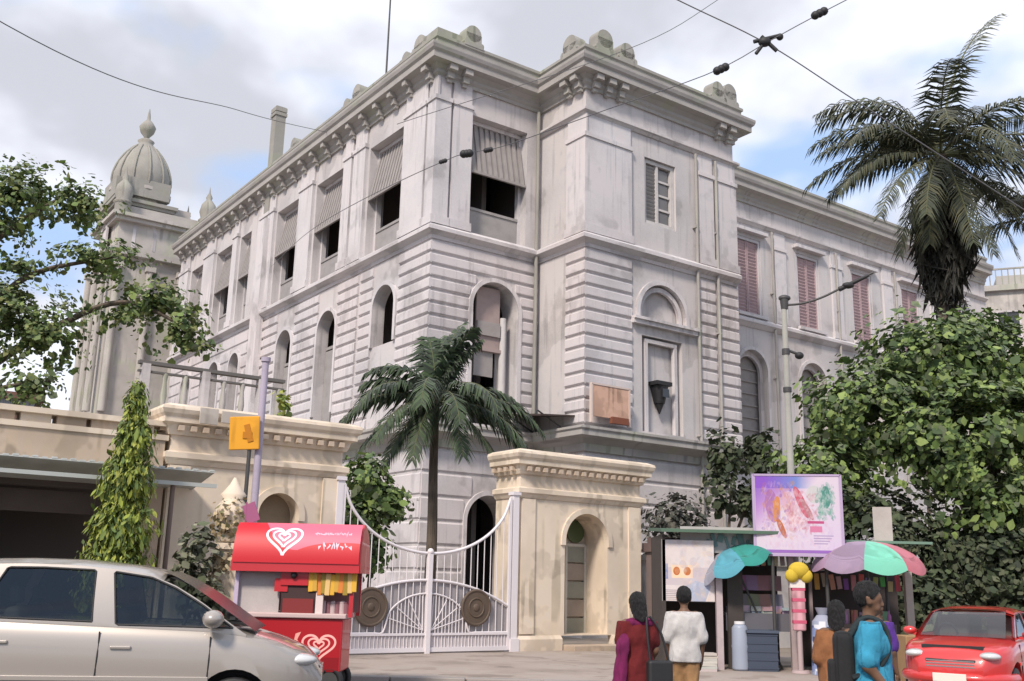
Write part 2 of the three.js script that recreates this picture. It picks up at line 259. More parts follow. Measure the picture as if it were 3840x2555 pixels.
// upper windows: tilted slatted screen above, open gap, panel below
function verandaWindow(F, a, c, n) {
  const w = part('window', [on(box(0.12, 4.5, 0.2, a + 0.061, 15.87, -0.45), F), on(box(0.12, 4.5, 0.2, c - 0.061, 15.87, -0.45), F), on(box(c - a - 0.25, 0.14, 0.2, (a + c) / 2, 18.07, -0.45), F)], M.pale, palace);
  const k = Math.max(5, Math.round((c - a) / 0.24)), s = [], pitch = (c - a - 0.04) / k, tilt = 0.2;
  for (let i = 0; i < k; i++) s.push(on(box(pitch * 0.62, 2.08, 0.05, a + 0.02 + pitch * (i + 0.5), 17.02, -0.24, -tilt), F));
  s.push(on(box(c - a - 0.03, 2.05, 0.03, (a + c) / 2, 17.03, -0.29, -tilt), F), on(box(c - a - 0.03, 0.09, 0.09, (a + c) / 2, 16.0, -0.04), F));
  part('louvre_screen', s, M.screen, w);
  part('sill_panel', [on(box(c - a - 0.26, 1.05, 0.08, (a + c) / 2, 14.14, -0.42), F), on(box(c - a - 0.26, 0.1, 0.16, (a + c) / 2, 14.72, -0.42), F)], M.panel, w);
}
for (const [c, w] of winL) verandaWindow(FL, c - w / 2, c + w / 2);
verandaWindow(FF, 1.52, 3.98);
// arched doorways of the first floor, left side: half open leaves
for (const [c, w, b] of archL.slice(1)) { const r = w / 2; part('door', [on(box(r * 0.9, 10.6 - 6.9, 0.06, c - r * 0.52, 8.75, -0.37), FL), on(box(w - 0.04, 0.12, 0.06, c, 10.72, -0.37), FL)], M.panel, palace); }
// front arch of the pavilion: boarded panel with dark gaps, slender columns
{
  const d = part('arched_bay', [on(box(1.0, 2.35, 0.08, 2.62, 10.7, -0.32), FF), on(box(1.3, 0.12, 0.16, 2.68, 9.6, -0.3), FF)], M.pinkboard, palace);
  part('board', on(box(0.98, 0.5, 0.1, 2.62, 10.35, -0.25), FF), M.screen, d); part('board', on(box(0.8, 0.9, 0.07, 2.5, 9.1, -0.36), FF), M.screen, d);
  part('column', on(cyl(0.12, 0.14, 3.9, 3.28, 8.9, -0.3, 14), FF), M.white, d); part('column', on(cyl(0.12, 0.14, 3.9, 1.86, 8.9, -0.3, 14), FF), M.white, d);
  part('door', [on(box(0.5, 3.5, 0.06, 3.42, 8.7, -0.6), FF)], M.white, d);
}
// second pavilion: shuttered window, blind arch, framed panel
{
  const w = part('window', [on(box(1.56, 0.14, 0.2, 8.25, 17.16, -0.2), FPF), on(box(1.56, 0.14, 0.24, 8.25, 14.73, -0.2), FPF), on(box(0.14, 2.3, 0.2, 7.54, 15.94, -0.2), FPF), on(box(0.14, 2.3, 0.2, 8.96, 15.94, -0.2), FPF), on(box(0.1, 2.3, 0.16, 8.2, 15.94, -0.2), FPF)], M.white, palace);
  const sl = [on(box(0.52, 2.28, 0.03, 7.88, 15.94, -0.24), FPF)]; for (let i = 0; i < 15; i++) sl.push(on(box(0.5, 0.09, 0.03, 7.88, 14.9 + i * 0.15, -0.2, 0.5), FPF)); part('shutter', sl, M.panel, w);
  for (let i = 0; i < 4; i++) { part('pane', on(box(0.5, 0.44, 0.02, 8.57, 15.1 + i * 0.565, -0.22), FPF), M.dullpane, w); part('glazing_bar', on(box(0.6, 0.08, 0.07, 8.57, 14.83 + i * 0.565, -0.2), FPF), M.white, w); }
  part('backing_wall', on(box(2.6, 4.6, 0.1, 8.25, 8.6, -0.36), FPF), M.plaster, palace); part('backing_wall', on(box(2.5, 1.7, 0.1, 8.25, 11.76, -0.36), FPF), M.plaster, palace); part('backing_wall', on(box(1.8, 2.7, 0.1, 8.25, 15.9, -0.42), FPF), M.plaster, palace);
  part('blind_panel', [on(box(1.6, 0.14, 0.16, 8.25, 10.2, -0.14), FPF), on(box(0.14, 3.3, 0.16, 7.52, 8.5, -0.14), FPF), on(box(0.14, 3.3, 0.16, 8.98, 8.5, -0.14), FPF), on(box(3.2, 0.16, 0.2, 8.3, 10.78, 0.1), FPF), on(box(3.2, 0.1, 0.28, 8.3, 10.9, 0.14), FPF)], M.pale, palace);
}
// wing: pink shutters, blind arches, rain pipes
for (const x of [17.7, 21.95, 26.2, 30.45, 34.7]) {
  const w = part('window', [on(box(1.7, 0.14, 0.16, x, 17.38, -0.12), FW), on(box(0.13, 3.7, 0.16, x - 0.78, 15.46, -0.12), FW), on(box(0.13, 3.7, 0.16, x + 0.78, 15.46, -0.12), FW), on(box(2.2, 0.16, 0.3, x, 17.72, 0.15), FW), on(box(2.0, 0.14, 0.16, x, 13.68, 0.16), FW)], M.pale, palace);
  for (const s of [-1, 1]) { const g = [on(box(0.67, 3.6, 0.03, x + s * 0.355, 15.5, -0.16), FW)]; for (let i = 0; i < 22; i++) g.push(on(box(0.56, 0.11, 0.025, x + s * 0.355, 13.85 + i * 0.16, -0.13, 0.5), FW)); for (const e of [-1, 1]) g.push(on(box(0.06, 3.6, 0.05, x + s * 0.355 + e * 0.31, 15.5, -0.125), FW)); part('shutter', g, M.pinkwood, w); }
  part('blind_arch', on(wall(x - 1.1, x + 1.1, 7, 12.3, [AR(x, 1.5, 7.4, 11.1)], 0.14).translate(0, 0, -0.2), FW), M.pale, palace);
  part('louvre_screen', [on(box(1.8, 5.2, 0.06, x, 9.6, -0.5), FW), ...[0, 1, 2, 3, 4, 5, 6].map(i => on(box(1.6, 0.06, 0.08, x, 8 + i * 0.55, -0.44), FW))], M.screen, palace);
  part('arch_moulding', on(archRing(x, 11.15, 0.952, 1.1, 0.1, 3.5), FW), M.pale, palace);
}
for (const [x, F, t] of [[19.2, FW, 18.0], [24.0, FW, 18.0], [28.9, FW, 18], [10.0, FPF, 18.0], [11.1, FPF, 18.0]]) part('drain_pipe', [on(cyl(0.06, 0.06, t - 1, x, (t + 1) / 2, 0.16, 8), F), ...[3, 7, 11, 15].map(y => on(box(0.18, 0.06, 0.2, x, y, 0.1), F))], M.cornice, palace);
part('drain_pipe', [on(cyl(0.07, 0.07, 18.5, -0.35, 9.8, 0.25, 8).rotateY(0), FPL).translate(0, 0, 0.55)], M.stain, palace);
// cornice brackets
const bracket = (s, F, w = 0.3) => part('bracket', [on(box(w * 0.8, 0.2, 0.42, s, 19.48, 0.28), F), on(box(w * 0.64, 0.26, 0.24, s, 19.26, 0.18), F), on(box(w * 0.5, 0.14, 0.14, s, 19.07, 0.13), F)], M.cornice, palace);
for (let s = -27; s < -0.6; s += 1.15) bracket(s, FL); bracket(-0.3, FL, 0.4); bracket(0.35, FF, 0.4); bracket(1.0, FF, 0.4);
for (const s of [1.9, 2.5]) bracket(s, FPL, 0.4); for (const s of [4.9, 5.5, 6.1, 11.3, 11.9]) bracket(s, FPF, 0.4);
// carved blocks on the cornice corners
const orn = (x, z, R0, H0, turn, r = R0 * 0.82, h = H0 * 0.78) => part('roof_ornament', [cyl(r, r * 1.05, 0.5, 0, 0.25, 0, 18, Math.PI / 2).scale(1, 1, 1).translate(0, h - r - 0.25, 0), box(r * 2.1, h - r, 0.5, 0, (h - r) / 2, 0), box(r * 2.5, 0.16, 0.62, 0, 0.08, 0), cyl(r * 0.28, r * 0.28, 0.56, -r * 1.05, r * 0.5, 0, 12, Math.PI / 2), cyl(r * 0.28, r * 0.28, 0.56, r * 1.05, r * 0.5, 0, 12, Math.PI / 2)].map(g => g.applyMatrix4(M4(x, 20.62, z, 0, turn, 0))), M.stain, palace);
orn(0.05, -1.2, 0.42, 0.85, Math.PI / 2); orn(0.05, -2.2, 0.3, 0.55, Math.PI / 2); orn(1.25, 0.05, 0.4, 1.15, 0); part('roof_block', box(1.3, 0.45, 0.9, 0.5, 20.86, -0.4), M.stain, palace); orn(0.05, -6.2, 0.4, 0.95, Math.PI / 2); orn(0.05, -7.1, 0.3, 0.6, Math.PI / 2);
orn(4.6, 2.0, 0.44, 1.05, Math.PI / 2); orn(5.3, 2.7, 0.44, 1.25, 0); orn(6.4, 2.7, 0.42, 1.05, 0); orn(11.3, 2.7, 0.4, 1.1, 0); orn(12.0, 2.7, 0.42, 1.25, 0); orn(0.05, -12.4, 0.35, 0.8, Math.PI / 2);
part('chimney', [box(0.5, 6.2, 0.55, 0.1, 20.8, -15.2), box(0.6, 0.16, 0.65, 0.1, 23.5, -15.2), box(0.58, 0.22, 0.63, 0.1, 23.75, -15.2)], M.stain, palace, 'slim square chimney stack standing on the left cornice');
part('chimney_flue', [box(0.3, 18, 0.9, -0.2, 9, -15.1)], M.pale, palace);
part('antenna', [cyl(0.035, 0.045, 5.6, 0.6, 22.9, -5.2, 8)], M.darkmetal, palace);
// the domed tower at the far left end
{
  const X = -1.75, Z = -32, T = part('tower', [box(5.0, 9.2, 4.6, X + 0.5, 4.6, Z), box(5.6, 0.5, 5.2, X + 0.5, 9.4, Z), box(5.3, 9.9, 4.2, X + 1.1, 14.6, Z), box(6.0, 0.35, 5.0, X + 1.1, 19.7, Z), box(5.2, 1.9, 4.2, X + 1.1, 20.75, Z), box(5.8, 0.22, 4.9, X + 1.1, 21.68, Z), box(6.2, 0.2, 5.3, X + 1.1, 21.9, Z), box(4.6, 0.8, 3.6, X + 0.8, 22.3, Z), box(3.0, 1.6, 3.0, X, 22.4, Z), box(1.5, 1.0, 1.5, X + 2.2, 23.0, Z)], M.tower, palace);
  part('tower_cornice', [box(3.4, 0.2, 3.4, X, 22.9, Z), box(3.7, 0.2, 3.7, X, 23.1, Z)], M.stain, T);
  part('drum', [cyl(1.55, 1.6, 0.9, X, 23.6, Z, 8, 0, Math.PI / 8), cyl(1.8, 1.8, 0.2, X, 24.12, Z, 16)], M.tower, T);
  const dome = []; dome.push(box(2.6, 1.1, 0.5, X, 24.0, Z + 1.5), box(0.5, 1.1, 2.6, X - 1.5, 24.0, Z)); dome.push(lathe([[1.55, 0], [1.72, 0.5], [1.7, 1.1], [1.45, 1.9], [1.05, 2.6], [0.62, 3.1], [0.4, 3.4], [0.5, 3.55], [0.3, 3.7], [0.16, 3.75]], 28, X, 24.1, Z));
  for (let i = 0; i < 12; i++) { const a = i / 12 * Math.PI * 2; dome.push(tube([[1.57, 0], [1.74, 0.5], [1.72, 1.1], [1.47, 1.9], [1.07, 2.6], [0.64, 3.1]].map(([r, y]) => [X + Math.cos(a) * r, 24.1 + y, Z + Math.sin(a) * r]), 0.07, 10, 5)); }
  part('dome', dome, M.stain, T);
  part('finial', lathe([[0.02, 0], [0.2, 0.05], [0.16, 0.2], [0.4, 0.5], [0.5, 0.85], [0.32, 1.15], [0.12, 1.35], [0.1, 1.6], [0.02, 2.1]], 14, X, 27.75, Z), M.stain, T);
  for (const [a, b] of [[-1, -1], [1, -1], [1, 1], [-1, 1]]) part('pinnacle', lathe([[0.44, 0], [0.44, 0.7], [0.56, 0.76], [0.4, 0.95], [0.52, 1.35], [0.42, 1.8], [0.16, 2.15], [0.2, 2.3], [0.06, 2.6], [0.01, 3.0]], 12, X + 1.1 + a * 2.5, 21.95, Z + b * 2.0), M.stain, T);
  for (const s of [-1, 0, 1]) { part('tower_column', [cyl(0.2, 0.22, 8.4, X + 0.5 + s * 1.8, 14.6, Z + 2.25, 12), box(0.55, 0.3, 0.5, X + 0.5 + s * 1.8, 18.9, Z + 2.25)], M.tower, T); part('tower_column', [cyl(0.2, 0.22, 8.4, X - 1.95, 14.6, Z + s * 1.6, 12), box(0.5, 0.3, 0.55, X - 1.95, 18.9, Z + s * 1.6)], M.tower, T); }
  for (const f of [faceM(0, Z + 2.0, 1, 0, 0, 1), faceM(X - 1.7, 0, 0, 1, -1, 0)]) { const c = f.elements[8] ? Z : X; part('tower_arch', [on(archRing(c, 21.2, 0.5, 0.68, 0.12, 1.1), f), on(box(0.98, 1.5, 0.04, c, 20.85, 0.01), f)], M.pale, T); }
  for (const s of [-1.4, -0.5, 0.5, 1.4]) { part('tower_column', cyl(0.26, 0.28, 8.6, X + 0.5 + s * 1.3, 4.6, Z + 2.55, 12), M.tower, T); part('tower_column', cyl(0.26, 0.28, 8.6, X - 2.25, 4.6, Z + s, 12), M.tower, T); }
}
// things fixed to the palace
{
  const l = thing('wall_lantern', 'black wall lantern hanging in the blind doorway of the right pavilion', 'lantern', site(8.2, 8.3, 2.55), TH);
  part('lantern_body', [new THREE.CylinderGeometry(0.34, 0.2, 0.62, 6), box(0.74, 0.14, 0.6, 0, 0.4, 0)], M.black, l); part('lantern_tip', cyl(0.17, 0.02, 0.36, 0, -0.5, 0, 6), M.black, l); part('pane', box(0.3, 0.3, 0.05, 0.02, 0.04, 0.31), M.pane, l); part('arm', box(0.08, 0.08, 0.5, 0, 0.5, -0.2), M.black, l);
  const b = thing('hoarding', 'faded pink orange hoarding standing on the ledge of the right pavilion', 'hoarding', site(5.35, 6.85, 3.15), TH);
  part('board', box(1.6, 1.05, 0.08, 0, 0.75, 0), std(0.62, 0.40, 0.31, { map: creamMap }), b); part('frame', [box(1.7, 0.06, 0.12, 0, 1.31, 0), box(0.07, 1.3, 0.12, -0.83, 0.66, 0), box(0.07, 1.3, 0.12, 0.83, 0.66, 0)], std(0.6, 0.5, 0.45), b); part('foot_board', box(0.75, 0.22, 0.14, 0.35, 0.16, 0.06), std(0.2, 0.07, 0.04), b);
  const s = thing('canopy', 'dark sheet canopy over the inner corner ledge', 'canopy', site(3.9, 7.25, 1.15), TH);
  part('sheet', box(1.6, 0.06, 2.3, 0, 0, 0, 0.12, 0, 0.08), std(0.06, 0.045, 0.04), s); for (const z of [-0.8, 0.8]) part('strut', rod([-0.7, 0, z], [0.6, -0.6, z], 0.03), M.darkmetal, s);
}
// ------------------------------------------------------------------ gate, lodges, front wall
const canvasTex = (w, h, draw) => { const c = document.createElement('canvas'); c.width = w; c.height = h; draw(c.getContext('2d'), w, h); const t = new THREE.CanvasTexture(c); t.colorSpace = THREE.SRGBColorSpace; return t; };
const keep = g => { g.userData.keepUV = true; return g; };
function lodge(name, label, x0, x1, depth, top, niche, nicheDepth, group) {
  const w = x1 - x0, t = thing(name, label, 'gate lodge', site(x0, 0.1, 9), TH);
  part('wall', [wall(0, w, 0.35, top - 1.0, [niche], nicheDepth), box(w, top - 1.4, 0.1, w / 2, 0.35 + (top - 1.4) / 2, -depth + 0.05), box(0.25, top - 1.35, depth - nicheDepth - 0.1, 0.126, 0.35 + (top - 1.35) / 2, -nicheDepth - (depth - nicheDepth - 0.1) / 2), box(0.25, top - 1.35, depth - nicheDepth - 0.1, w - 0.126, 0.35 + (top - 1.35) / 2, -nicheDepth - (depth - nicheDepth - 0.1) / 2)], M.cream, t);
  const p = [[0, -depth], [0, 0], [w, 0], [w, -depth]];
  part('plinth', sweep([[0, -depth], [0, 0], [niche.a - 0.12, 0]], [[-0.12, 0.36], [-0.12, 0], [0.1, 0], [0.1, 0.28], [0.03, 0.36]]), M.cream, t);
  part('plinth', sweep([[niche.c + 0.12, 0], [w, 0], [w, -depth]], [[-0.12, 0.36], [-0.12, 0], [0.1, 0], [0.1, 0.28], [0.03, 0.36]]), M.cream, t);
  part('string_course', sweep(p, [[-0.1, top - 0.82], [-0.1, top - 1.08], [0.03, top - 1.08], [0.08, top - 1.0], [0.12, top - 0.96], [0.12, top - 0.86], [0.02, top - 0.82]]), M.cream, t);
  part('frieze', sweep(p, [[-0.3, top - 0.4], [-0.3, top - 0.83], [0.0, top - 0.83], [0.0, top - 0.4]]), M.cream, t);
  part('cornice', sweep(p, [[-0.4, top], [-0.4, top - 0.52], [0.06, top - 0.52], [0.1, top - 0.44], [0.12, top - 0.34], [0.22, top - 0.3], [0.22, top - 0.2], [0.27, top - 0.14], [0.3, top - 0.06], [0.28, top], [0.14, top + 0.06]]), M.cream, t);
  part('roof', box(w - 0.2, 0.16, depth - 0.2, w / 2, top - 0.1, -depth / 2), M.creamDark, t);
  const n = Math.round(w / 0.24); for (let i = 0; i < n; i++) piece('dentil', DENT, M.creamDark, t).position.set((i + 0.5) * w / n, top - 0.4, 0.15);
  const n2 = Math.round(depth / 0.24); for (let i = 0; i < n2; i++) piece('dentil', DENT, M.creamDark, t).position.set(-0.15, top - 0.4, -(i + 0.5) * depth / n2);
  part('arch_moulding', archRing((niche.a + niche.c) / 2, niche.spring, (niche.c - niche.a) / 2 + 0.002, (niche.c - niche.a) / 2 + 0.13, 0.05, 0.1), M.cream, t);
  for (const s of [0.02, w - 0.42]) part('pilaster', box(0.4, top - 1.5, 0.05, s + 0.2, 0.4 + (top - 1.5) / 2, 0.025), M.cream, t);
  return t;
}
const DENT = clean(box(0.11, 0.1, 0.12));
{
  const t = lodge('gate_lodge', 'cream gate lodge right of the iron gate with tall arched niche', -2.6, 1.22, 1.0, 4.58, AR(2.04, 1.36, 0.37, 2.55), 0.86);
  const d = part('niche_door', [box(0.07, 2.2, 0.08, 2.06, 1.4, -0.84), box(0.07, 2.2, 0.08, 2.68, 1.4, -0.84), box(0.62, 0.07, 0.08, 2.37, 2.5, -0.84)], std(0.6, 0.57, 0.5, { map: grainMap }), t);
  for (let i = 0; i < 5; i++) part('door_panel', box(0.55, 0.4, 0.05, 2.37, 0.52 + i * 0.44, -0.84), std(0.3 + (i % 2) * 0.06, 0.3, 0.25, { map: grainMap }), d);
  part('fanlight', cyl(0.28, 0.28, 0.06, 2.36, 2.84, -0.83, 20, Math.PI / 2), phy(0.07, 0.10, 0.045, { roughness: 0.2 }), d);
  part('step', [rbox(1.5, 0.16, 0.5, 0.02, 2.04, 0.07, 0.22)], M.creamDark, t);
  const l = lodge('gate_lodge', 'cream gate lodge left of the iron gate behind the red ice cream cart', -10.9, -7.28, 1.9, 4.66, AR(2.28, 0.86, 1.2, 2.75), 0.45);
  part('niche_back', box(0.9, 2.3, 0.06, 2.28, 2.2, -0.42), std(0.28, 0.22, 0.15, { map: grainMap }), l);
  part('roof_patch', [box(0.35, 0.3, 0.05, 0.55, 4.5, 0.42), box(0.8, 0.22, 0.05, 1.2, 4.52, 0.42)], std(0.5, 0.46, 0.42, { map: creamMap }), l);
}
{ // railing on the roof of the left lodge
  const t = thing('roof_railing', 'grey post and rail balustrade above the left cream lodge', 'railing', site(-11.2, 4.7, 7.3), TH);
  part('rail', [box(3.2, 0.07, 0.16, 1.6, 1.2, 0), box(3.2, 0.04, 0.1, 1.6, 1.02, 0)], std(0.12, 0.115, 0.11), t); part('base_rail', box(3.2, 0.12, 0.26, 1.6, 0.1, 0), M.plaster, t);
  for (let i = 0; i < 8; i++) part('baluster', i % 3 ? lathe([[0.06, 0.15], [0.07, 0.2], [0.04, 0.3], [0.07, 0.55], [0.04, 0.85], [0.06, 0.98], [0.06, 1.02]], 10, 0.15 + i * 0.42, 0, 0) : box(0.17, 1.05, 0.17, 0.15 + i * 0.42, 0.65, 0), i % 3 ? M.cornice : M.plaster, t);
}
{ // front wall with shop awning
  const t = thing('boundary_wall', 'weathered cream boundary wall with parapet above the awning shop', 'wall', site(-28, 0, 9), TH);
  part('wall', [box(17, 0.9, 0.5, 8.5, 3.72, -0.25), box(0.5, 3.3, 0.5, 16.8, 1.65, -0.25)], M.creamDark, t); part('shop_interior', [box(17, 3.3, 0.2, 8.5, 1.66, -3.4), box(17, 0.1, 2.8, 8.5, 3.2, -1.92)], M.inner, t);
  part('coping', [box(17.1, 0.1, 0.64, 8.5, 4.42, -0.25), box(17.1, 0.1, 0.58, 8.5, 4.16, -0.25)], M.cream, t);
  const r = rng(5); for (let i = 0; i < 28; i++) piece('parapet_block', clean(rbox(0.5 + r() * 0.06, 0.3, 0.42, 0.02, 0.3 + i * 0.6, 4.63 - 0.32, -0.24)), i % 3 ? M.creamDark : M.cream, t).scale.y = 1;
  for (const x of [10.9, 13.7]) part('pillar', [box(0.36, 3.3, 0.4, x, 1.65, -0.2)], M.creamDark, t);
  const a = thing('awning', 'pale corrugated awning over the dark shop front at left', 'awning', site(-28, 3.26, 10.1), TH);
  const c = []; for (let i = 0; i < 118; i++) c.push(box(0.09, 0.03, 1.25, i * 0.15, 0.1 + (i % 2) * 0.012, -0.55, -0.2)); part('corrugated_sheet', [box(17.6, 0.02, 1.25, 8.8, 0.085, -0.55, -0.2), ...c], std(0.50, 0.53, 0.51, { map: grainMap, roughness: 0.6 }), a); part('fascia', box(17.7, 0.07, 0.05, 8.8, -0.04, 0.07), std(0.45, 0.48, 0.46), a);
  for (const x of [10.2, 13.9, 16.9]) part('post', cyl(0.045, 0.045, 3.2, x, -1.62, -0.05, 8), std(0.2, 0.15, 0.13), a);
  const s = thing('shop_counter', 'dark shop counter and shutter under the awning', 'shop', site(-17.2, 0, 8.2), TH);
  part('counter', box(4.2, 1.0, 0.7, 2.2, 0.5, 0), std(0.06, 0.045, 0.04), s); part('shutter', [box(2.2, 1.5, 0.06, 1.6, 2.3, -0.7), box(2.2, 0.4, 0.1, 4.6, 2.9, -0.2)], std(0.16, 0.13, 0.12, { map: grainMap }), s); part('shelf', [box(5, 0.05, 0.5, 3, 1.7, -1), box(0.06, 2.6, 0.5, 3.1, 1.4, -0.9)], std(0.12, 0.09, 0.08), s);
}
{ // white iron gate
  const t = thing('iron_gate', 'white iron double gate with scooped top and brown medallions', 'gate', site(-7.24, 0.1, 9.05), TH);
  const Wd = 4.5, half = Wd / 2 - 0.16, top = x => { const u = (x - half - 0.09) / (half); return 2.12 + 1.15 * (1 - Math.sqrt(Math.max(0, 1 - 0.92 * u * u))) / (1 - Math.sqrt(0.08)); }, low = x => { const u = (x - half - 0.09) / half; return 1.55 - 0.46 * u * u - 0.05 * u ** 4; };
  const inner = x => { const u = (x - half - 0.09) / 1.05; return Math.abs(u) < 1 ? 0.55 + 0.72 * Math.sqrt(1 - u * u) : 0.45; };
  for (const s of [0, 1]) {
    const x0 = s ? half + 0.12 : 0.03, x1 = s ? 2 * half + 0.15 : half + 0.06, leaf = new THREE.Group(); leaf.name = 'gate_leaf'; t.add(leaf);
    const arc = (f, r) => { const q = []; for (let i = 0; i <= 14; i++) { const x = x0 + (x1 - x0) * i / 14; q.push([x, f(x), 0]); } return tube(q, r, 28, 7); };
    part('top_rail', arc(top, 0.034), M.iron, leaf); part('curved_rail', arc(low, 0.03), M.iron, leaf); part('curved_rail', arc(inner, 0.02), M.iron, leaf);
    part('bottom_rail', [box(x1 - x0, 0.09, 0.05, (x0 + x1) / 2, 0.1, 0), box(x1 - x0, 0.05, 0.05, (x0 + x1) / 2, 0.42, 0)], M.iron, leaf);
    part('kick_plate', box(x1 - x0, 0.3, 0.015, (x0 + x1) / 2, 0.26, -0.02), std(0.5, 0.46, 0.47), leaf);
    for (const x of [x0, x1]) part('stile', box(0.06, top(x) - 0.06, 0.06, x, 0.06 + (top(x) - 0.06) / 2, 0), M.iron, leaf);
    { const sh = new THREE.Shape([new THREE.Vector2(x0, 0.1), new THREE.Vector2(x1, 0.1)].concat([...Array(13)].map((_, i) => { const x = x1 + (x0 - x1) * i / 12; return new THREE.Vector2(x, low(x) - 0.03); }))); part('sheet', new THREE.ExtrudeGeometry(sh, { depth: 0.006, bevelEnabled: false }).translate(0, 0, -0.045), std(0.36, 0.335, 0.345, { map: grainMap }), leaf); }
    const n = 12; for (let i = 1; i < n; i++) { const x = x0 + (x1 - x0) * i / n; part('bar', cyl(0.011, 0.011, top(x) - 0.1, x, 0.1 + (top(x) - 0.1) / 2, 0, 6), M.iron, leaf); if (low(x) - 0.1 > 0) part('bar', cyl(0.01, 0.01, inner(x) - 0.1, x + 0.08, 0.1 + (inner(x) - 0.1) / 2, 0, 6), M.iron, leaf); }
    const cx = s ? 3.42 : 0.78; part('medallion', [cyl(0.38, 0.38, 0.05, cx, 0.98, 0.02, 28, Math.PI / 2), new THREE.TorusGeometry(0.37, 0.035, 8, 28).translate(cx, 0.98, 0.03), new THREE.TorusGeometry(0.2, 0.02, 6, 20).translate(cx, 0.98, 0.045), ball(0.09, cx, 0.98, 0.04, 1, 1, 0.4, 10)], M.brass, leaf);
    const sp = []; for (let k = 0; k < 4; k++) { const a = 0.35 + k * 0.36, c = half + 0.09, sg = s ? 1 : -1; sp.push(rod([c + sg * 0.1, 0.5, 0], [c + sg * Math.cos(a) * 1.0, 0.5 + Math.sin(a) * 0.72, 0], 0.012, 6)); } part('scroll_work', sp, M.iron, leaf);
  }
  part('meeting_post', [box(0.1, 2.12, 0.09, half + 0.09, 1.06, 0.03), ball(0.07, half + 0.09, 2.16, 0.03)], M.iron, t);
  for (const x of [-0.06, Wd - 0.02]) part('hinge_post', [box(0.16, 3.55, 0.16, x, 1.78, -0.05), box(0.22, 0.08, 0.22, x, 3.58, -0.05), box(0.24, 0.3, 0.24, x, 0.15, -0.05)], M.iron, t);
  part('threshold', box(Wd, 0.06, 0.5, Wd / 2, -0.03, 0.1), std(0.42, 0.36, 0.36, { map: grainMap }), t);
}
// side wall between lodge and pavilion, with the dark gate pier behind the kiosk
{
  const t = thing('garden_wall', 'grey garden wall running right behind the kiosks', 'wall', site(1.3, 0, 8.2), TH);
  part('wall', box(26, 2.3, 0.4, 13, 1.15, 0), M.plaster, t); part('coping', box(26.2, 0.14, 0.56, 13, 2.36, 0), M.cornice, t);
  const p = thing('stone_pier', 'dark narrow pier right beside the cream lodge', 'pier', site(1.75, 0.1, 9.2), TH);
  part('shaft', box(0.55, 2.4, 0.5, 0, 1.2, 0), std(0.20, 0.155, 0.145, { map: grainMap }), p); part('cap', [box(0.7, 0.22, 0.64, 0, 2.5, 0), box(0.5, 0.14, 0.46, 0, 2.68, 0)], std(0.13, 0.09, 0.085), p);
}
// far buildings
{
  const b = thing('apartment_building', 'pale apartment block showing between palm and tree at far right', 'building', [33, 0, -66], -0.35);
  part('wall', [box(14, 20.6, 9, 0, 10.3, 0)], std(0.5, 0.47, 0.44, { map: plasterMap }), b); part('roof', [box(14.6, 0.35, 9.6, 0, 20.7, 0), box(4, 2, 3, 2, 21.7, -1)], M.cornice, b);
  for (let f = 0; f < 6; f++) for (let i = 0; i < 5; i++) { const x = -5.6 + i * 2.8, y = 2.3 + f * 3.2, w = part('window', [box(1.3, 0.1, 0.2, x, y + 0.85, 4.55), box(1.4, 0.1, 0.3, x, y - 0.85, 4.6), box(0.1, 1.7, 0.2, x - 0.65, y, 4.55), box(0.1, 1.7, 0.2, x + 0.65, y, 4.55)], M.pale, b); part('pane', box(1.2, 1.6, 0.05, x, y, 4.52), M.pane, w); }
  const rl = []; for (let i = 0; i < 40; i++) rl.push(box(0.06, 1.1, 0.06, -7 + i * 0.36, 21.4, 4.7)); part('railing', [...rl, box(14.2, 0.1, 0.1, 0, 21.95, 4.7)], M.stain, b);
  const c = thing('low_house', 'pale blue grey low house glimpsed behind the left tree', 'building', [-31, 0, -46], 0.5);
  part('wall', box(16, 9.4, 8, 0, 4.7, 0), std(0.38, 0.42, 0.47, { map: plasterMap }), c); part('roof', [box(16.8, 0.3, 8.8, 0, 9.5, 0), box(16, 1.4, 0.3, 0, 8.2, 4.4)], std(0.16, 0.085, 0.065, { map: grainMap }), c);
  for (let i = 0; i < 5; i++) { const w = part('window', [box(1.7, 1.7, 0.1, -6 + i * 3, 6, 4.03)], M.white, c); part('pane', box(1.4, 1.4, 0.06, -6 + i * 3, 6, 4.07), M.pane, w); }
}
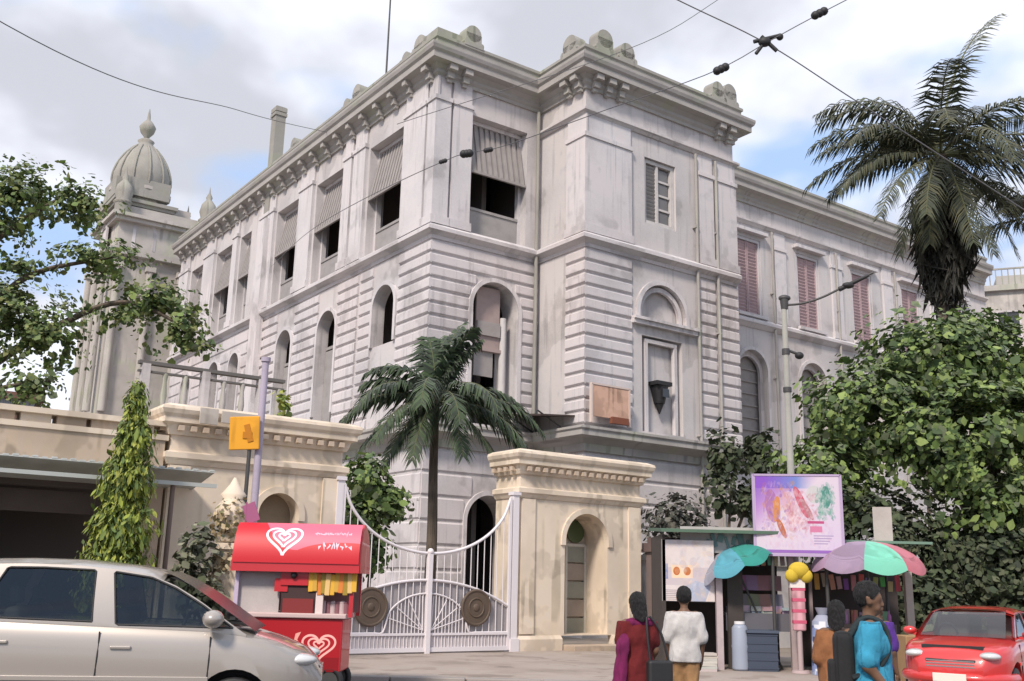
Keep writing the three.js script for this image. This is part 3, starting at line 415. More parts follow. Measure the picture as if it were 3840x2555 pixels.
// ------------------------------------------------------------------ vegetation
function leaves(blobs, count, size, pal, rand, o = {}) {
  const pos = [], col = [], wts = blobs.map(b => b.w ?? b.r[0] * b.r[1] * b.r[2]), tot = wts.reduce((a, b) => a + b, 0), e = new THREE.Vector3(), d1 = V3(), d2 = V3(), n = V3();
  for (let i = 0; i < count; i++) {
    let k = 0, q = rand() * tot; while (k < blobs.length - 1 && q > wts[k]) q -= wts[k++];
    const b = blobs[k]; do e.set(rand() * 2 - 1, rand() * 2 - 1, rand() * 2 - 1); while (e.lengthSq() > 1 || e.lengthSq() < 0.01);
    const l = e.length(), rr = Math.pow(rand(), o.hollow ?? 0.45); e.multiplyScalar(rr / l);
    const wob = 1 + (o.wob ?? 0.5) * noise3.noise(e.x * 2.6 + k * 3.1, e.y * 2.6, e.z * 2.6 + k), P = V3(b.c[0] + e.x * b.r[0] * wob, b.c[1] + e.y * b.r[1] * wob, b.c[2] + e.z * b.r[2] * wob);
    if (noise3.noise(P.x * (o.gapF ?? 1.1), P.y * (o.gapF ?? 1.1), P.z * (o.gapF ?? 1.1)) < (o.gap ?? -0.25)) continue;
    n.set(e.x + (rand() - 0.5) * 1.4, e.y + 0.5 + (rand() - 0.5) * 1.2, e.z + (rand() - 0.5) * 1.4).normalize();
    d1.set(rand() - 0.5, o.hang ? -1.4 : rand() - 0.7, rand() - 0.5); d1.addScaledVector(n, -d1.dot(n)).normalize(); d2.crossVectors(n, d1);
    const s = size * (0.45 + rand() * rand() * 1.4), w = s * (o.slim ?? 0.42), A = P.clone().addScaledVector(d1, -s * 0.5), B = P.clone().addScaledVector(d2, w).addScaledVector(n, -w * 0.25), C = P.clone().addScaledVector(d1, s * 0.6).addScaledVector(n, -s * 0.15), D = P.clone().addScaledVector(d2, -w).addScaledVector(n, -w * 0.25);
    const B2 = B.clone().lerp(C, 0.5).addScaledVector(d2, w * 0.28), D2 = D.clone().lerp(C, 0.5).addScaledVector(d2, -w * 0.28); for (const q of [A, B, C, B, B2, C, A, C, D, D, C, D2]) pos.push(q.x, q.y, q.z);
    const c = pal[Math.min(pal.length - 1, (rand() * pal.length) | 0)], v = 0.7 + rand() * 0.6; for (let m = 0; m < 12; m++) col.push(c[0] * v, c[1] * v, c[2] * v);
  }
  const g = new THREE.BufferGeometry(); g.setAttribute('position', new THREE.Float32BufferAttribute(pos, 3)); g.setAttribute('color', new THREE.Float32BufferAttribute(col, 3)); g.computeVertexNormals(); return g;
}
const leafG = leafMat(1, 1, 1);
const limb = (pts, r0, r1) => { const c = new THREE.CatmullRomCurve3(pts.map(p => V3(...p))), g = new THREE.TubeGeometry(c, 20, 1, 8, false), P = g.attributes.position, t = V3(); for (let i = 0; i <= 20; i++) { c.getPointAt(i / 20, t); const r = r0 + (r1 - r0) * i / 20; for (let k = 0; k <= 8; k++) { const q = i * 9 + k; P.setXYZ(q, t.x + (P.getX(q) - t.x) * r, t.y + (P.getY(q) - t.y) * r, t.z + (P.getZ(q) - t.z) * r); } } g.computeVertexNormals(); return g; };
function tree(name, label, pos, trunks, blobs, count, size, pal, seed, o = {}, cat = 'tree', group) {
  const t = thing(name, label, cat, pos, o.turn ?? 0, group); part('trunk', trunks.map(q => limb(...q)), M.bark, t); part('crown', leaves(blobs, count, size, pal, rng(seed), o), leafG, t); return t;
}
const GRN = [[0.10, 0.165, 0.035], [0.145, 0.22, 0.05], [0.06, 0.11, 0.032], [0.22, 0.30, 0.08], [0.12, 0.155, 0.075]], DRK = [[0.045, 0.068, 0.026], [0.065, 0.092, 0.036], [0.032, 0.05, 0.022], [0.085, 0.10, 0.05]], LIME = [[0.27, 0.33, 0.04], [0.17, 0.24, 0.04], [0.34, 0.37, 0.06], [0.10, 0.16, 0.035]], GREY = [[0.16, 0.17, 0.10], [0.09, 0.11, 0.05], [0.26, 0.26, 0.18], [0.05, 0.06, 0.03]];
tree('broadleaf_tree', 'large leafy green tree filling the right edge behind the umbrellas', [12.4, 0.1, -26.5], [[[[0, 0, 0], [0.1, 2.2, 0], [-0.3, 4.4, 0.1]], 0.42, 0.28], [[[-0.2, 3.4, 0], [-1.6, 5, 0.6], [-3, 6.4, 0.8]], 0.2, 0.07], [[[-0.2, 4, 0], [1.2, 6, 0.2], [2.4, 7.6, 0.2]], 0.2, 0.07], [[[-0.3, 4, 0], [-0.5, 6.5, -0.4], [-0.2, 8.3, 0]], 0.2, 0.06]],
  [{ c: [-1.3, 7.4, 0.6], r: [2.0, 1.5, 1.8] }, { c: [-3.2, 5.9, 0.9], r: [1.9, 1.5, 1.6] }, { c: [1.4, 7.3, 0.3], r: [2.1, 1.5, 1.9] }, { c: [-1.0, 5.2, 1.6], r: [2.4, 1.7, 1.6] }, { c: [2.0, 5.2, 1.2], r: [2.4, 1.9, 1.8] }, { c: [-4.4, 4.3, 1.0], r: [1.5, 1.3, 1.3] }, { c: [3.6, 7.0, 0], r: [1.8, 1.8, 1.8] }, { c: [0.3, 3.6, 1.8], r: [2.6, 1.2, 1.2] }, { c: [-0.1, 8.4, 0.2], r: [1.0, 0.8, 1.0] }, { c: [3.8, 3.9, 1], r: [1.8, 1.4, 1.5] }], 70000, 0.19, GRN, 21, { gap: -0.13, gapF: 0.95, hollow: 0.55 });
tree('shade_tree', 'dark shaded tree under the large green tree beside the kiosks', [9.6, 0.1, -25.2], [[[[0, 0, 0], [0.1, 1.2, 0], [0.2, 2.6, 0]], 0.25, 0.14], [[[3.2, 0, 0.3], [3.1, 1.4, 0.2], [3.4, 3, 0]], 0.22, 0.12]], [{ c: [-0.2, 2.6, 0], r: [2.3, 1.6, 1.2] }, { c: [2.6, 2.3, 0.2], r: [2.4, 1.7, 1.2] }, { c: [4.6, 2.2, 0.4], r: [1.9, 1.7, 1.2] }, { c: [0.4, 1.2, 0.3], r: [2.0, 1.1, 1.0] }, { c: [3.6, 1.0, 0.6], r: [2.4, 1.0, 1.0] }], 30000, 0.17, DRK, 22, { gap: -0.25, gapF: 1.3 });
tree('left_tree', 'sparse green tree reaching in from the left edge before the tower', [-13.6, 0.1, -23.6], [[[[0, 0, 0], [0.2, 3.5, 0], [0.3, 6.4, 0]], 0.34, 0.22], [[[0.3, 5.6, 0], [2.2, 7.0, 0], [4.2, 7.9, 0.1], [6.0, 7.2, 0.2]], 0.14, 0.03], [[[0.3, 6.2, 0], [1.6, 8.4, 0], [3.9, 9.1, 0]], 0.13, 0.03], [[[0.3, 6.2, 0], [0.9, 9.2, 0.2], [2.6, 10.8, 0]], 0.14, 0.03], [[[0.2, 4.8, 0], [1.5, 5.6, 0.4], [2.8, 5.9, 0.3]], 0.1, 0.03]],
  [{ c: [1.2, 10.6, 0], r: [1.7, 1.0, 1.1] }, { c: [2.9, 10.4, 0], r: [1.0, 0.8, 0.8] }, { c: [0.6, 9.6, 0.2], r: [1.3, 0.8, 1.0] }, { c: [3.5, 9.0, 0], r: [1.5, 0.55, 0.9] }, { c: [1.6, 8.75, 0.1], r: [0.9, 0.3, 0.7] }, { c: [1.0, 7.6, 0.2], r: [2.0, 1.1, 1.2] }, { c: [2.4, 7.0, 0.2], r: [1.4, 1.0, 1.0] }, { c: [4.9, 7.95, 0.1], r: [1.4, 0.65, 0.8] }, { c: [5.6, 7.2, 0.2], r: [1.0, 0.75, 0.7] }, { c: [4.2, 7.6, 0.2], r: [0.8, 0.5, 0.6] }, { c: [2.4, 5.7, 0.3], r: [0.8, 0.7, 0.8] }, { c: [0.2, 5.8, 0.1], r: [0.8, 0.5, 0.8] }, { c: [6.3, 6.8, 0.2], r: [0.5, 0.25, 0.3] }], 24000, 0.14, [...GRN, [0.15, 0.19, 0.05], [0.2, 0.22, 0.07], [0.11, 0.16, 0.05]], 23, { gap: -0.04, gapF: 1.6, hollow: 0.7 });
tree('columnar_tree', 'narrow cone shaped lime green tree before the awning at left', [-6.48, 0.1, -17.3], [[[[0, 0, 0], [0.02, 2, 0], [0, 4.4, 0]], 0.09, 0.02]], [{ c: [0, 4.35, 0], r: [0.22, 0.55, 0.22], w: 0.1 }, { c: [0.02, 3.7, 0], r: [0.36, 0.6, 0.36], w: 0.22 }, { c: [-0.03, 3.0, 0], r: [0.48, 0.7, 0.48], w: 0.36 }, { c: [-0.02, 2.2, 0], r: [0.56, 0.7, 0.56], w: 0.4 }, { c: [-0.05, 1.45, 0], r: [0.64, 0.75, 0.64], w: 0.5 }], 11000, 0.15, LIME, 24, { hang: true, slim: 0.17, gap: -0.4, hollow: 0.6 });
tree('dusty_shrub', 'grey green dusty shrub behind the silver car', [-5.05, 0.1, -17.0], [[[[0, 0, 0], [0, 0.7, 0], [0.05, 1.6, 0]], 0.04, 0.015]], [{ c: [0, 2.0, 0], r: [0.36, 0.4, 0.35] }, { c: [-0.1, 1.5, 0], r: [0.45, 0.5, 0.4] }, { c: [0.15, 1.1, 0], r: [0.42, 0.5, 0.4] }], 1500, 0.13, GREY, 25, { gap: -0.15, gapF: 3 }, 'shrub');
tree('gate_shrub', 'bright green shrub behind the gate left of the palm', site(-5.0, 0.1, 6.2), [[[[0, 0, 0], [0, 1.4, 0], [0.1, 3.2, 0]], 0.07, 0.02]], [{ c: [-0.2, 3.9, 0], r: [0.7, 0.7, 0.7] }, { c: [0.25, 3.4, 0], r: [0.75, 0.6, 0.7] }, { c: [-0.3, 2.9, 0], r: [0.6, 0.7, 0.6] }, { c: [0.1, 2.2, 0], r: [0.5, 0.7, 0.5] }], 3600, 0.17, [...GRN, [0.12, 0.19, 0.05]], 26, { turn: TH, gap: -0.25, gapF: 1.8 }, 'shrub');
tree('climbing_shrub', 'small dark shrub growing before the right pavilion above the kiosk', site(8.6, 0.1, 5.2), [[[[0, 0, 0], [0, 2, 0], [0.3, 5, 0]], 0.09, 0.03], [[[0.3, 3, 0], [1.2, 4.6, 0], [1.9, 6, 0]], 0.06, 0.02]], [{ c: [0.1, 5.9, 0], r: [0.8, 1.0, 0.6] }, { c: [-0.2, 4.7, 0], r: [0.8, 0.9, 0.6] }, { c: [1.9, 5.9, 0], r: [1.0, 1.3, 0.7] }, { c: [1.2, 4.4, 0], r: [1.2, 1.0, 0.7] }], 3000, 0.24, DRK, 27, { turn: TH, gap: -0.1, gapF: 1.2 }, 'shrub');
tree('bare_shrub', 'grey twiggy shrub between the right cream lodge and the kiosk sign', site(5.3, 0.1, 6.2), [[[[0, 0, 0], [0, 1, 0], [0.2, 3, 0]], 0.08, 0.02]], [{ c: [0, 3.5, 0], r: [1.3, 0.9, 0.8] }, { c: [1.0, 2.7, 0], r: [1.2, 0.9, 0.8] }, { c: [-0.4, 2.4, 0], r: [1.0, 0.8, 0.8] }], 4200, 0.16, [[0.10, 0.10, 0.085], [0.15, 0.145, 0.12], [0.06, 0.07, 0.05]], 28, { turn: TH, gap: -0.15, gapF: 2 }, 'shrub');
tree('roof_plant', 'small green plant sprouting on the left cream lodge roof', site(-8.3, 4.66, 8.0), [[[[0, 0, 0], [0, 0.2, 0], [0.05, 0.5, 0]], 0.015, 0.005]], [{ c: [0, 0.6, 0], r: [0.22, 0.35, 0.2] }, { c: [-0.1, 0.25, 0], r: [0.25, 0.25, 0.2] }], 260, 0.12, LIME, 29, { turn: TH }, 'plant');
tree('yellow_shrub', 'yellowing leafy top of a shrub before the pink shutters', site(18.4, 0.1, 6.4), [[[[0, 0, 0], [0, 4, 0], [0.1, 8.6, 0]], 0.12, 0.03]], [{ c: [0, 9.4, 0], r: [0.7, 0.6, 0.5] }, { c: [0.5, 8.5, 0], r: [0.9, 0.6, 0.5] }], 700, 0.22, [[0.20, 0.14, 0.04], [0.16, 0.15, 0.04], [0.1, 0.12, 0.04]], 30, { turn: TH, gap: -0.1 }, 'shrub');

function frond(len, el, droop, leaf, n, pal, rand, width = 0.035) {
  const pts = [], N = 16; let x = 0, y = 0; for (let i = 0; i <= N; i++) { pts.push([x, y, 0]); const a = el - droop * Math.pow(i / N, 1.25); x += Math.cos(a) * len / N; y += Math.sin(a) * len / N; }
  const c = new THREE.CatmullRomCurve3(pts.map(p => V3(...p))), pos = [], col = [], P = V3(), T = V3(), U = V3();
  for (let i = 0; i < n; i++) {
    const t = 0.1 + 0.9 * (i + rand() * 0.6) / n; c.getPointAt(Math.min(1, t), P); c.getTangentAt(Math.min(1, t), T); U.set(-T.y, T.x, 0);
    const ll = leaf * (0.35 + 0.75 * Math.sin(Math.PI * Math.min(0.97, 0.1 + t * 0.85))) * (0.8 + rand() * 0.4);
    for (const s of [-1, 1]) {
      const sag = 0.45 + 0.9 * rand(), d = V3(T.x * 0.65, T.y * 0.65, s * 0.8).addScaledVector(U, 0.25); d.y -= sag * 0.55; d.normalize(); const m = P.clone().addScaledVector(d, ll * 0.5), d2 = d.clone(); d2.y -= 0.55 + 0.4 * rand(); d2.normalize(); const e = m.clone().addScaledVector(d2, ll * 0.55), w = T.clone().multiplyScalar(width * (0.8 + 0.5 * rand()));
      const a1 = P.clone().addScaledVector(w, -0.6), a2 = P.clone().addScaledVector(w, 0.6), b1 = m.clone().sub(w), b2 = m.clone().add(w);
      for (const q of [a1, b1, a2, a2, b1, b2, b1, e, b2]) pos.push(q.x, q.y, q.z);
      const k = pal[(rand() * pal.length) | 0], v = 0.75 + rand() * 0.5; for (let j = 0; j < 9; j++) col.push(k[0] * v, k[1] * v, k[2] * v);
    }
  }
  const g = new THREE.BufferGeometry(); g.setAttribute('position', new THREE.Float32BufferAttribute(pos, 3)); g.setAttribute('color', new THREE.Float32BufferAttribute(col, 3)); g.computeVertexNormals();
  const r = limb(pts, 0.035 * len / 4, 0.008); r.setAttribute('color', new THREE.Float32BufferAttribute(new Array(r.attributes.position.count).fill([0.12, 0.13, 0.05]).flat(), 3));
  return join([g, r]);
}
function palm(name, label, pos, trunk, crown, list, leaf, n, pal, seed, width) {
  const t = thing(name, label, 'palm tree', pos), rand = rng(seed); part('trunk', trunk, M.bark, t);
  for (const [az, el, len, droop] of list) { const f = part('frond', frond(len, el * Math.PI / 180, droop * Math.PI / 180, leaf, n, pal, rand, width), leafG, t); f.position.set(...crown); f.rotation.y = az * Math.PI / 180; }
  return t;
}
const PALM = [[0.045, 0.06, 0.03], [0.06, 0.075, 0.035], [0.035, 0.045, 0.028], [0.09, 0.09, 0.04]];
{
  const list = [[150, 72, 5.2, 100], [110, 62, 4.6, 95], [40, 66, 4.8, 85], [178, 10, 4.8, 60], [205, 30, 4.5, 90], [345, 12, 4.8, 70], [20, 80, 6.1, 42], [160, 66, 4.8, 105], [185, 24, 4.4, 66], [172, 42, 4.6, 88], [200, -2, 4.9, 58], [215, -22, 4.8, 44], [10, 42, 5.0, 55], [-6, 26, 4.8, 66], [-20, 4, 4.6, 62], [-35, -18, 4.4, 50], [95, 58, 4.4, 90], [120, 40, 4.2, 80], [60, 42, 4.6, 80], [250, 30, 4.4, 95], [275, 10, 4.4, 85], [300, 36, 4.4, 95], [235, -30, 4.2, 40], [320, -10, 4.5, 60], [265, -48, 4.0, 30], [290, -56, 4.0, 24], [225, -58, 3.8, 22], [320, -52, 4.0, 26], [340, -40, 4.2, 36], [200, -50, 4.3, 30], [140, 20, 4.2, 70], [35, 15, 4.2, 70], [255, 66, 4.0, 100]];
  const t = palm('coconut_palm', 'tall coconut palm with drooping fronds against the sky at right', [14.25, 0, -32], [limb([[0.3, 0, 0], [0.15, 6, 0], [-0.1, 12, 0], [0.25, 16.2, 0]], 0.26, 0.17)], [0.25, 16.2, 0], list.map(([a, e, l, d]) => [a, e, l * (Math.cos(a * Math.PI / 180) < -0.3 ? 1.03 : 1.14), d]), 1.0, 66, PALM, 41, 0.036);
  const r = rng(8); for (let i = 0; i < 9; i++) { const a = r() * 6.28; part('coconut', ball(0.15, 0.25 + Math.cos(a) * 0.32, 15.95 - r() * 0.35, Math.sin(a) * 0.32, 1, 1.2, 1, 9), std(0.16, 0.17, 0.03), t); }
  part('dry_skirt', leaves([{ c: [0.1, 13.4, 0], r: [1.0, 2.0, 0.9] }, { c: [0.0, 12.0, 0], r: [0.7, 1.5, 0.6] }], 3600, 0.8, [[0.035, 0.036, 0.028], [0.05, 0.048, 0.034], [0.025, 0.025, 0.02]], rng(9), { hang: true, slim: 0.07, gap: -1 }), leafG, t);
  const l2 = list.filter((_, i) => i % 2 === 0).map(([a, e, l, d], i) => [a + 37 * (i % 3), e - 10, l * 0.9, d]);
  palm('coconut_palm', 'second coconut palm behind the first, cut by the right edge', [18.6, 0, -33.5], [limb([[0, 0, 0], [0.1, 7, 0], [0, 14.6, 0]], 0.25, 0.16)], [0, 14.6, 0], l2, 0.9, 56, PALM, 42, 0.036);
}
{
  const P = [[0.035, 0.06, 0.028], [0.05, 0.085, 0.035], [0.03, 0.045, 0.028], [0.06, 0.10, 0.04]], Dg = 180 / Math.PI * TH;
  const list = [[20, 84, 2.6, 26], [60, 78, 2.5, 30], [-40, 76, 2.5, 34], [-10, 72, 2.3, 36], [100, 80, 2.3, 26], [182, 58, 2.6, 92], [175, 36, 2.4, 60], [205, 26, 3.2, 84], [190, 10, 3.3, 62], [160, 20, 3.1, 76], [220, -8, 3.2, 50], [180, -20, 3.1, 42], [-5, 28, 3.3, 80], [-20, 12, 3.6, 62], [12, 16, 3.4, 74], [-35, -4, 3.4, 50], [-8, -10, 3.5, 44], [250, 30, 3.2, 95], [275, 12, 3.0, 80], [300, 28, 3.2, 92], [285, -25, 2.8, 45], [240, -30, 2.9, 40], [90, 30, 3, 90], [-30, -28, 3.0, 40], [210, -34, 3.0, 36]].map(([a, e, l, d]) => [a + Dg - 20, e, l * 0.9, d * 1.12]);
  palm('garden_palm', 'dark green garden palm rising behind the iron gate', site(-2.6, 0.1, 5), [limb([[0, 0, 0], [0.04, 2.6, 0], [0, 4.6, 0], [0, 6.5, 0]], 0.17, 0.1)], [0, 6.4, 0], list, 0.72, 50, P, 43, 0.038);
}
// ------------------------------------------------------------------ street furniture, stalls, wires
{
  const t = thing('street_pole', 'tall pale tubular street pole with dark lamp arm behind the billboard', 'pole', [5.66, 0.1, -20.3]);
  part('pole', [cyl(0.055, 0.075, 4.2, 0, 5.2, 0, 12), cyl(0.075, 0.095, 3.2, 0, 1.6, 0, 12)], std(0.42, 0.42, 0.38, { map: grainMap }), t); part('cap', [cyl(0.09, 0.07, 0.22, 0.01, 7.32, 0, 10), ball(0.1, 0.02, 7.45, 0, 1.3, 0.7, 1)], M.darkmetal, t); part('band', [cyl(0.08, 0.08, 0.12, 0, 6.3, 0, 10), cyl(0.085, 0.085, 0.1, 0, 5.5, 0, 10)], M.darkmetal, t);
  part('lamp_arm', tube([[0.03, 7.3, 0], [0.35, 7.33, 0.03], [0.75, 7.45, 0.08], [1.3, 7.72, 0.2], [1.8, 7.96, 0.3]], 0.024, 30, 7), M.darkmetal, t); part('lamp_head', [rod([1.12, 7.62, 0.16], [1.7, 7.9, 0.28], 0.055, 10, 0.035), ball(0.085, 1.3, 7.7, 0.2, 1.5, 0.8, 1, 12)], M.black, t); part('bracket', rod([0, 6.35, 0], [0.24, 6.25, 0.02], 0.03), M.darkmetal, t); part('lamp', ball(0.085, 0.27, 6.22, 0.02, 1.1, 0.9, 1, 12), M.black, t);
  const y = thing('orange_sign', 'squarish orange yellow sign on a dark post beside the lilac pole', 'sign', [-4.74, 0.1, -17.95]);
  part('post', cyl(0.035, 0.035, 4.2, 0.1, 2.1, -0.05, 10), M.darkmetal, y); part('plate', rbox(0.54, 0.6, 0.04, 0.019, 0, 4.02, -0.01, 0, 0, 0.05), std(0.72, 0.34, 0.025, { map: creamMap }), y); part('symbol', [box(0.1, 0.32, 0.012, 0.08, 4.02, 0.02, 0, 0, 0.3), box(0.16, 0.12, 0.012, 0.06, 3.98, 0.022)], std(0.45, 0.17, 0.01), y);
  solo('lilac_pole', [cyl(0.06, 0.075, 5.4, 0, 2.7, 0, 14), cyl(0.085, 0.085, 0.08, 0, 5.4, 0, 14)], std(0.47, 0.42, 0.52, { map: grainMap }), 'slim lilac painted pole beside the squarish orange sign', 'pole', [-4.5, 0.1, -18.1]);
  const c = thing('cream_gatepost', 'small ornate cream gatepost with plants left of the ice cream cart', 'gatepost', [-4.74, 0.1, -17.6]);
  part('shaft', [box(0.42, 2.0, 0.4, 0, 1.0, 0), box(0.52, 0.1, 0.5, 0, 2.02, 0), box(0.5, 0.25, 0.48, 0, 0.12, 0)], M.cream, c); part('urn', lathe([[0.05, 0], [0.2, 0.04], [0.14, 0.18], [0.26, 0.4], [0.28, 0.6], [0.16, 0.75], [0.22, 0.82], [0.08, 1.0], [0.02, 1.12]], 16, 0, 2.07, 0), M.cream, c);
  part('dry_flowers', leaves([{ c: [0, 2.5, 0.1], r: [0.42, 0.4, 0.3] }, { c: [-0.05, 1.7, 0.2], r: [0.34, 0.5, 0.2] }], 700, 0.1, [[0.52, 0.42, 0.26], [0.42, 0.33, 0.18], [0.16, 0.15, 0.06]], rng(31), { gap: -0.2, gapF: 3 }), leafG, c);
}
{ // ice cream cart
  const red = phy(0.50, 0.018, 0.028, { roughness: 0.45, clearcoat: 0.3 }), t = thing('ice_cream_cart', 'red ice cream cart with heart swirl canopy beside the silver car', 'food cart', [-2.95, 0.02, -15.0]); t.scale.x = 0.93;
  const logo = (g, cx, cy, s, col) => { g.strokeStyle = col; g.lineCap = 'round'; for (const m of [-1, 1]) for (const [k, lw] of [[1, 0.15], [0.62, 0.13], [0.28, 0.12]]) { g.lineWidth = s * lw; g.beginPath(); for (let i = 0; i <= 40; i++) { const a = i / 40 * Math.PI * (k < 1 ? 0.93 : 1), X = 16 * Math.sin(a) ** 3 / 17, Y = -(13 * Math.cos(a) - 5 * Math.cos(2 * a) - 2 * Math.cos(3 * a) - Math.cos(4 * a)) / 17; const x = cx + m * s * 1.2 * (X * k + 0.04), y = cy + s * (Y * k * 0.92 - (1 - k) * 0.1); i ? g.lineTo(x, y) : g.moveTo(x, y); } g.stroke(); } };
  const ctx = canvasTex(1024, 320, (g, w, h) => { g.fillStyle = '#c20f22'; g.fillRect(0, 0, w, h); g.fillStyle = '#e8647c'; g.beginPath(); g.moveTo(230, 0); g.lineTo(w, 0); g.lineTo(w, 190); g.quadraticCurveTo(700, 170, 520, 240); g.quadraticCurveTo(330, 250, 230, 0); g.fill(); logo(g, 400, 155, 122, '#ffe4ee'); g.fillStyle = '#ffc2d0'; const r = rng(3); g.strokeStyle = '#ffc2d0'; for (const [x0, x1, y, h, lw] of [[690, 950, 190, 44, 9], [650, 950, 108, 18, 5]]) { g.lineWidth = lw; for (let x = x0; x < x1; x += h * 0.8) { g.beginPath(); g.moveTo(x, y + h * r()); for (let q = 0; q < 3; q++) g.lineTo(x + h * 0.55 * r(), y + h * r()); g.stroke(); } } });
  const can = new THREE.Shape(); can.moveTo(-0.5, 0); can.lineTo(-0.5, 0.1); can.quadraticCurveTo(-0.3, 0.5, 0.1, 0.56); can.quadraticCurveTo(0.46, 0.52, 0.52, 0.0); can.lineTo(-0.5, 0);
  const cg = new THREE.ExtrudeGeometry(can, { depth: 1.9, bevelEnabled: true, bevelSize: 0.02, bevelThickness: 0.02, bevelSegments: 2, curveSegments: 10 }).rotateY(-Math.PI / 2).translate(0.95, 1.79, 0);
  part('canopy', cg, red, t);
  const fg = new THREE.PlaneGeometry(1.9, 0.62, 20, 12), fp = fg.attributes.position; for (let i = 0; i < fp.count; i++) { const v = fp.getY(i) / 0.62 + 0.5, a = v * 1.25; fp.setXYZ(i, fp.getX(i), 1.8 + 0.565 * Math.sin(a) / Math.sin(1.25) * 0.985, 0.19 + 0.37 * Math.cos(a) * 0.98 + 0.01); } fg.computeVertexNormals();
  part('canopy_print', keep(fg), new THREE.MeshStandardMaterial({ map: ctx, roughness: 0.5 }), t); part('valance', [box(1.92, 0.12, 0.03, 0, 1.74, 0.53), box(0.03, 0.14, 1.0, -0.96, 1.75, 0.02), box(0.03, 0.14, 1.0, 0.96, 1.75, 0.02)], red, t);
  const ctx2 = canvasTex(512, 256, (g, w, h) => { g.fillStyle = '#a80d1c'; g.fillRect(0, 0, w, h); g.fillStyle = '#8a0a17'; g.fillRect(0, 190, w, 70); logo(g, 390, 130, 82, '#f3b7ae'); g.fillStyle = '#e9a59a'; g.beginPath(); g.moveTo(250, 70); g.lineTo(282, 60); g.lineTo(262, 100); g.lineTo(286, 130); g.lineTo(240, 118); g.fill(); });
  part('freezer_body', [rbox(1.36, 0.72, 0.8, 0.03, 0.06, 0.7, 0)], red, t); part('body_print', keep(new THREE.PlaneGeometry(1.3, 0.66).translate(0.06, 0.7, 0.404)), new THREE.MeshStandardMaterial({ map: ctx2, roughness: 0.45 }), t);
  part('counter', rbox(1.5, 0.07, 0.9, 0.02, 0.04, 1.09, 0), std(0.55, 0.42, 0.40), t);
  part('undercarriage', [box(1.2, 0.12, 0.6, 0.06, 0.3, 0), box(0.5, 0.25, 0.4, 0.4, 0.2, 0)], M.darkmetal, t);
  for (const [x, z] of [[-0.48, 0.36], [0.58, 0.36], [-0.48, -0.36], [0.58, -0.36]]) { const w = part('wheel', new THREE.TorusGeometry(0.17, 0.045, 8, 22).translate(x, 0.22, z), M.black, t); part('hub', cyl(0.13, 0.13, 0.05, x, 0.22, z, 14, Math.PI / 2), M.darkmetal, w); }
  for (const [x, z] of [[-0.9, 0.36], [0.84, 0.36], [-0.9, -0.38], [0.84, -0.38]]) part('post', box(0.06, x < 0 ? 1.66 : 0.72, 0.06, x, x < 0 ? 0.95 : 1.44, z), x < 0 ? std(0.5, 0.42, 0.55) : red, t);
  part('side_panel', [box(0.62, 0.68, 0.03, -0.57, 1.42, 0.3)], std(0.52, 0.47, 0.46, { map: grainMap }), t); part('back_panel', box(1.7, 0.62, 0.03, 0, 1.44, -0.36), std(0.30, 0.16, 0.15), t);
  part('menu_board', box(0.52, 0.44, 0.05, 0.05, 1.32, 0.38), std(0.055, 0.03, 0.03), t); part('menu_picture', [box(0.46, 0.2, 0.02, 0.05, 1.22, 0.41)], std(0.22, 0.03, 0.03), t); part('white_frame', box(0.12, 0.5, 0.05, 0.36, 1.34, 0.38), std(0.72, 0.6, 0.58), t);
  part('red_board', [box(0.42, 0.26, 0.04, -0.02, 1.63, 0.42), box(0.2, 0.18, 0.04, -0.22, 1.5, 0.4)], red, t); part('black_knob', ball(0.05, -0.03, 1.64, 0.46), M.black, t);
  const r = rng(12), pc = [[0.75, 0.42, 0.04], [0.62, 0.36, 0.05], [0.7, 0.22, 0.04], [0.35, 0.24, 0.03], [0.75, 0.5, 0.2]]; for (let i = 0; i < 11; i++) part('snack_packet', rbox(0.075, 0.26 + r() * 0.08, 0.03, 0.01, 0.22 + i * 0.066, 1.56 - r() * 0.05, 0.4 + r() * 0.03, 0, 0, (r() - 0.5) * 0.15), std(...pc[i % 5], { roughness: 0.5 }), t);
  for (let i = 0; i < 7; i++) part('jar', [cyl(0.05, 0.05, 0.14, 0.44 + i * 0.07 - 0.1, 1.19, 0.25, 10), ball(0.05, 0.44 + i * 0.07 - 0.1, 1.27, 0.25, 1, 0.6, 1, 8)], std(...(i % 2 ? [0.5, 0.4, 0.4] : [0.22, 0.1, 0.12])), t);
  part('flag', [cyl(0.012, 0.012, 0.6, -0.9, 2.35, 0.2, 6), box(0.2, 0.28, 0.015, -0.82, 2.5, 0.2, 0, 0, 0.4)], std(0.33, 0.1, 0.2), t);
}
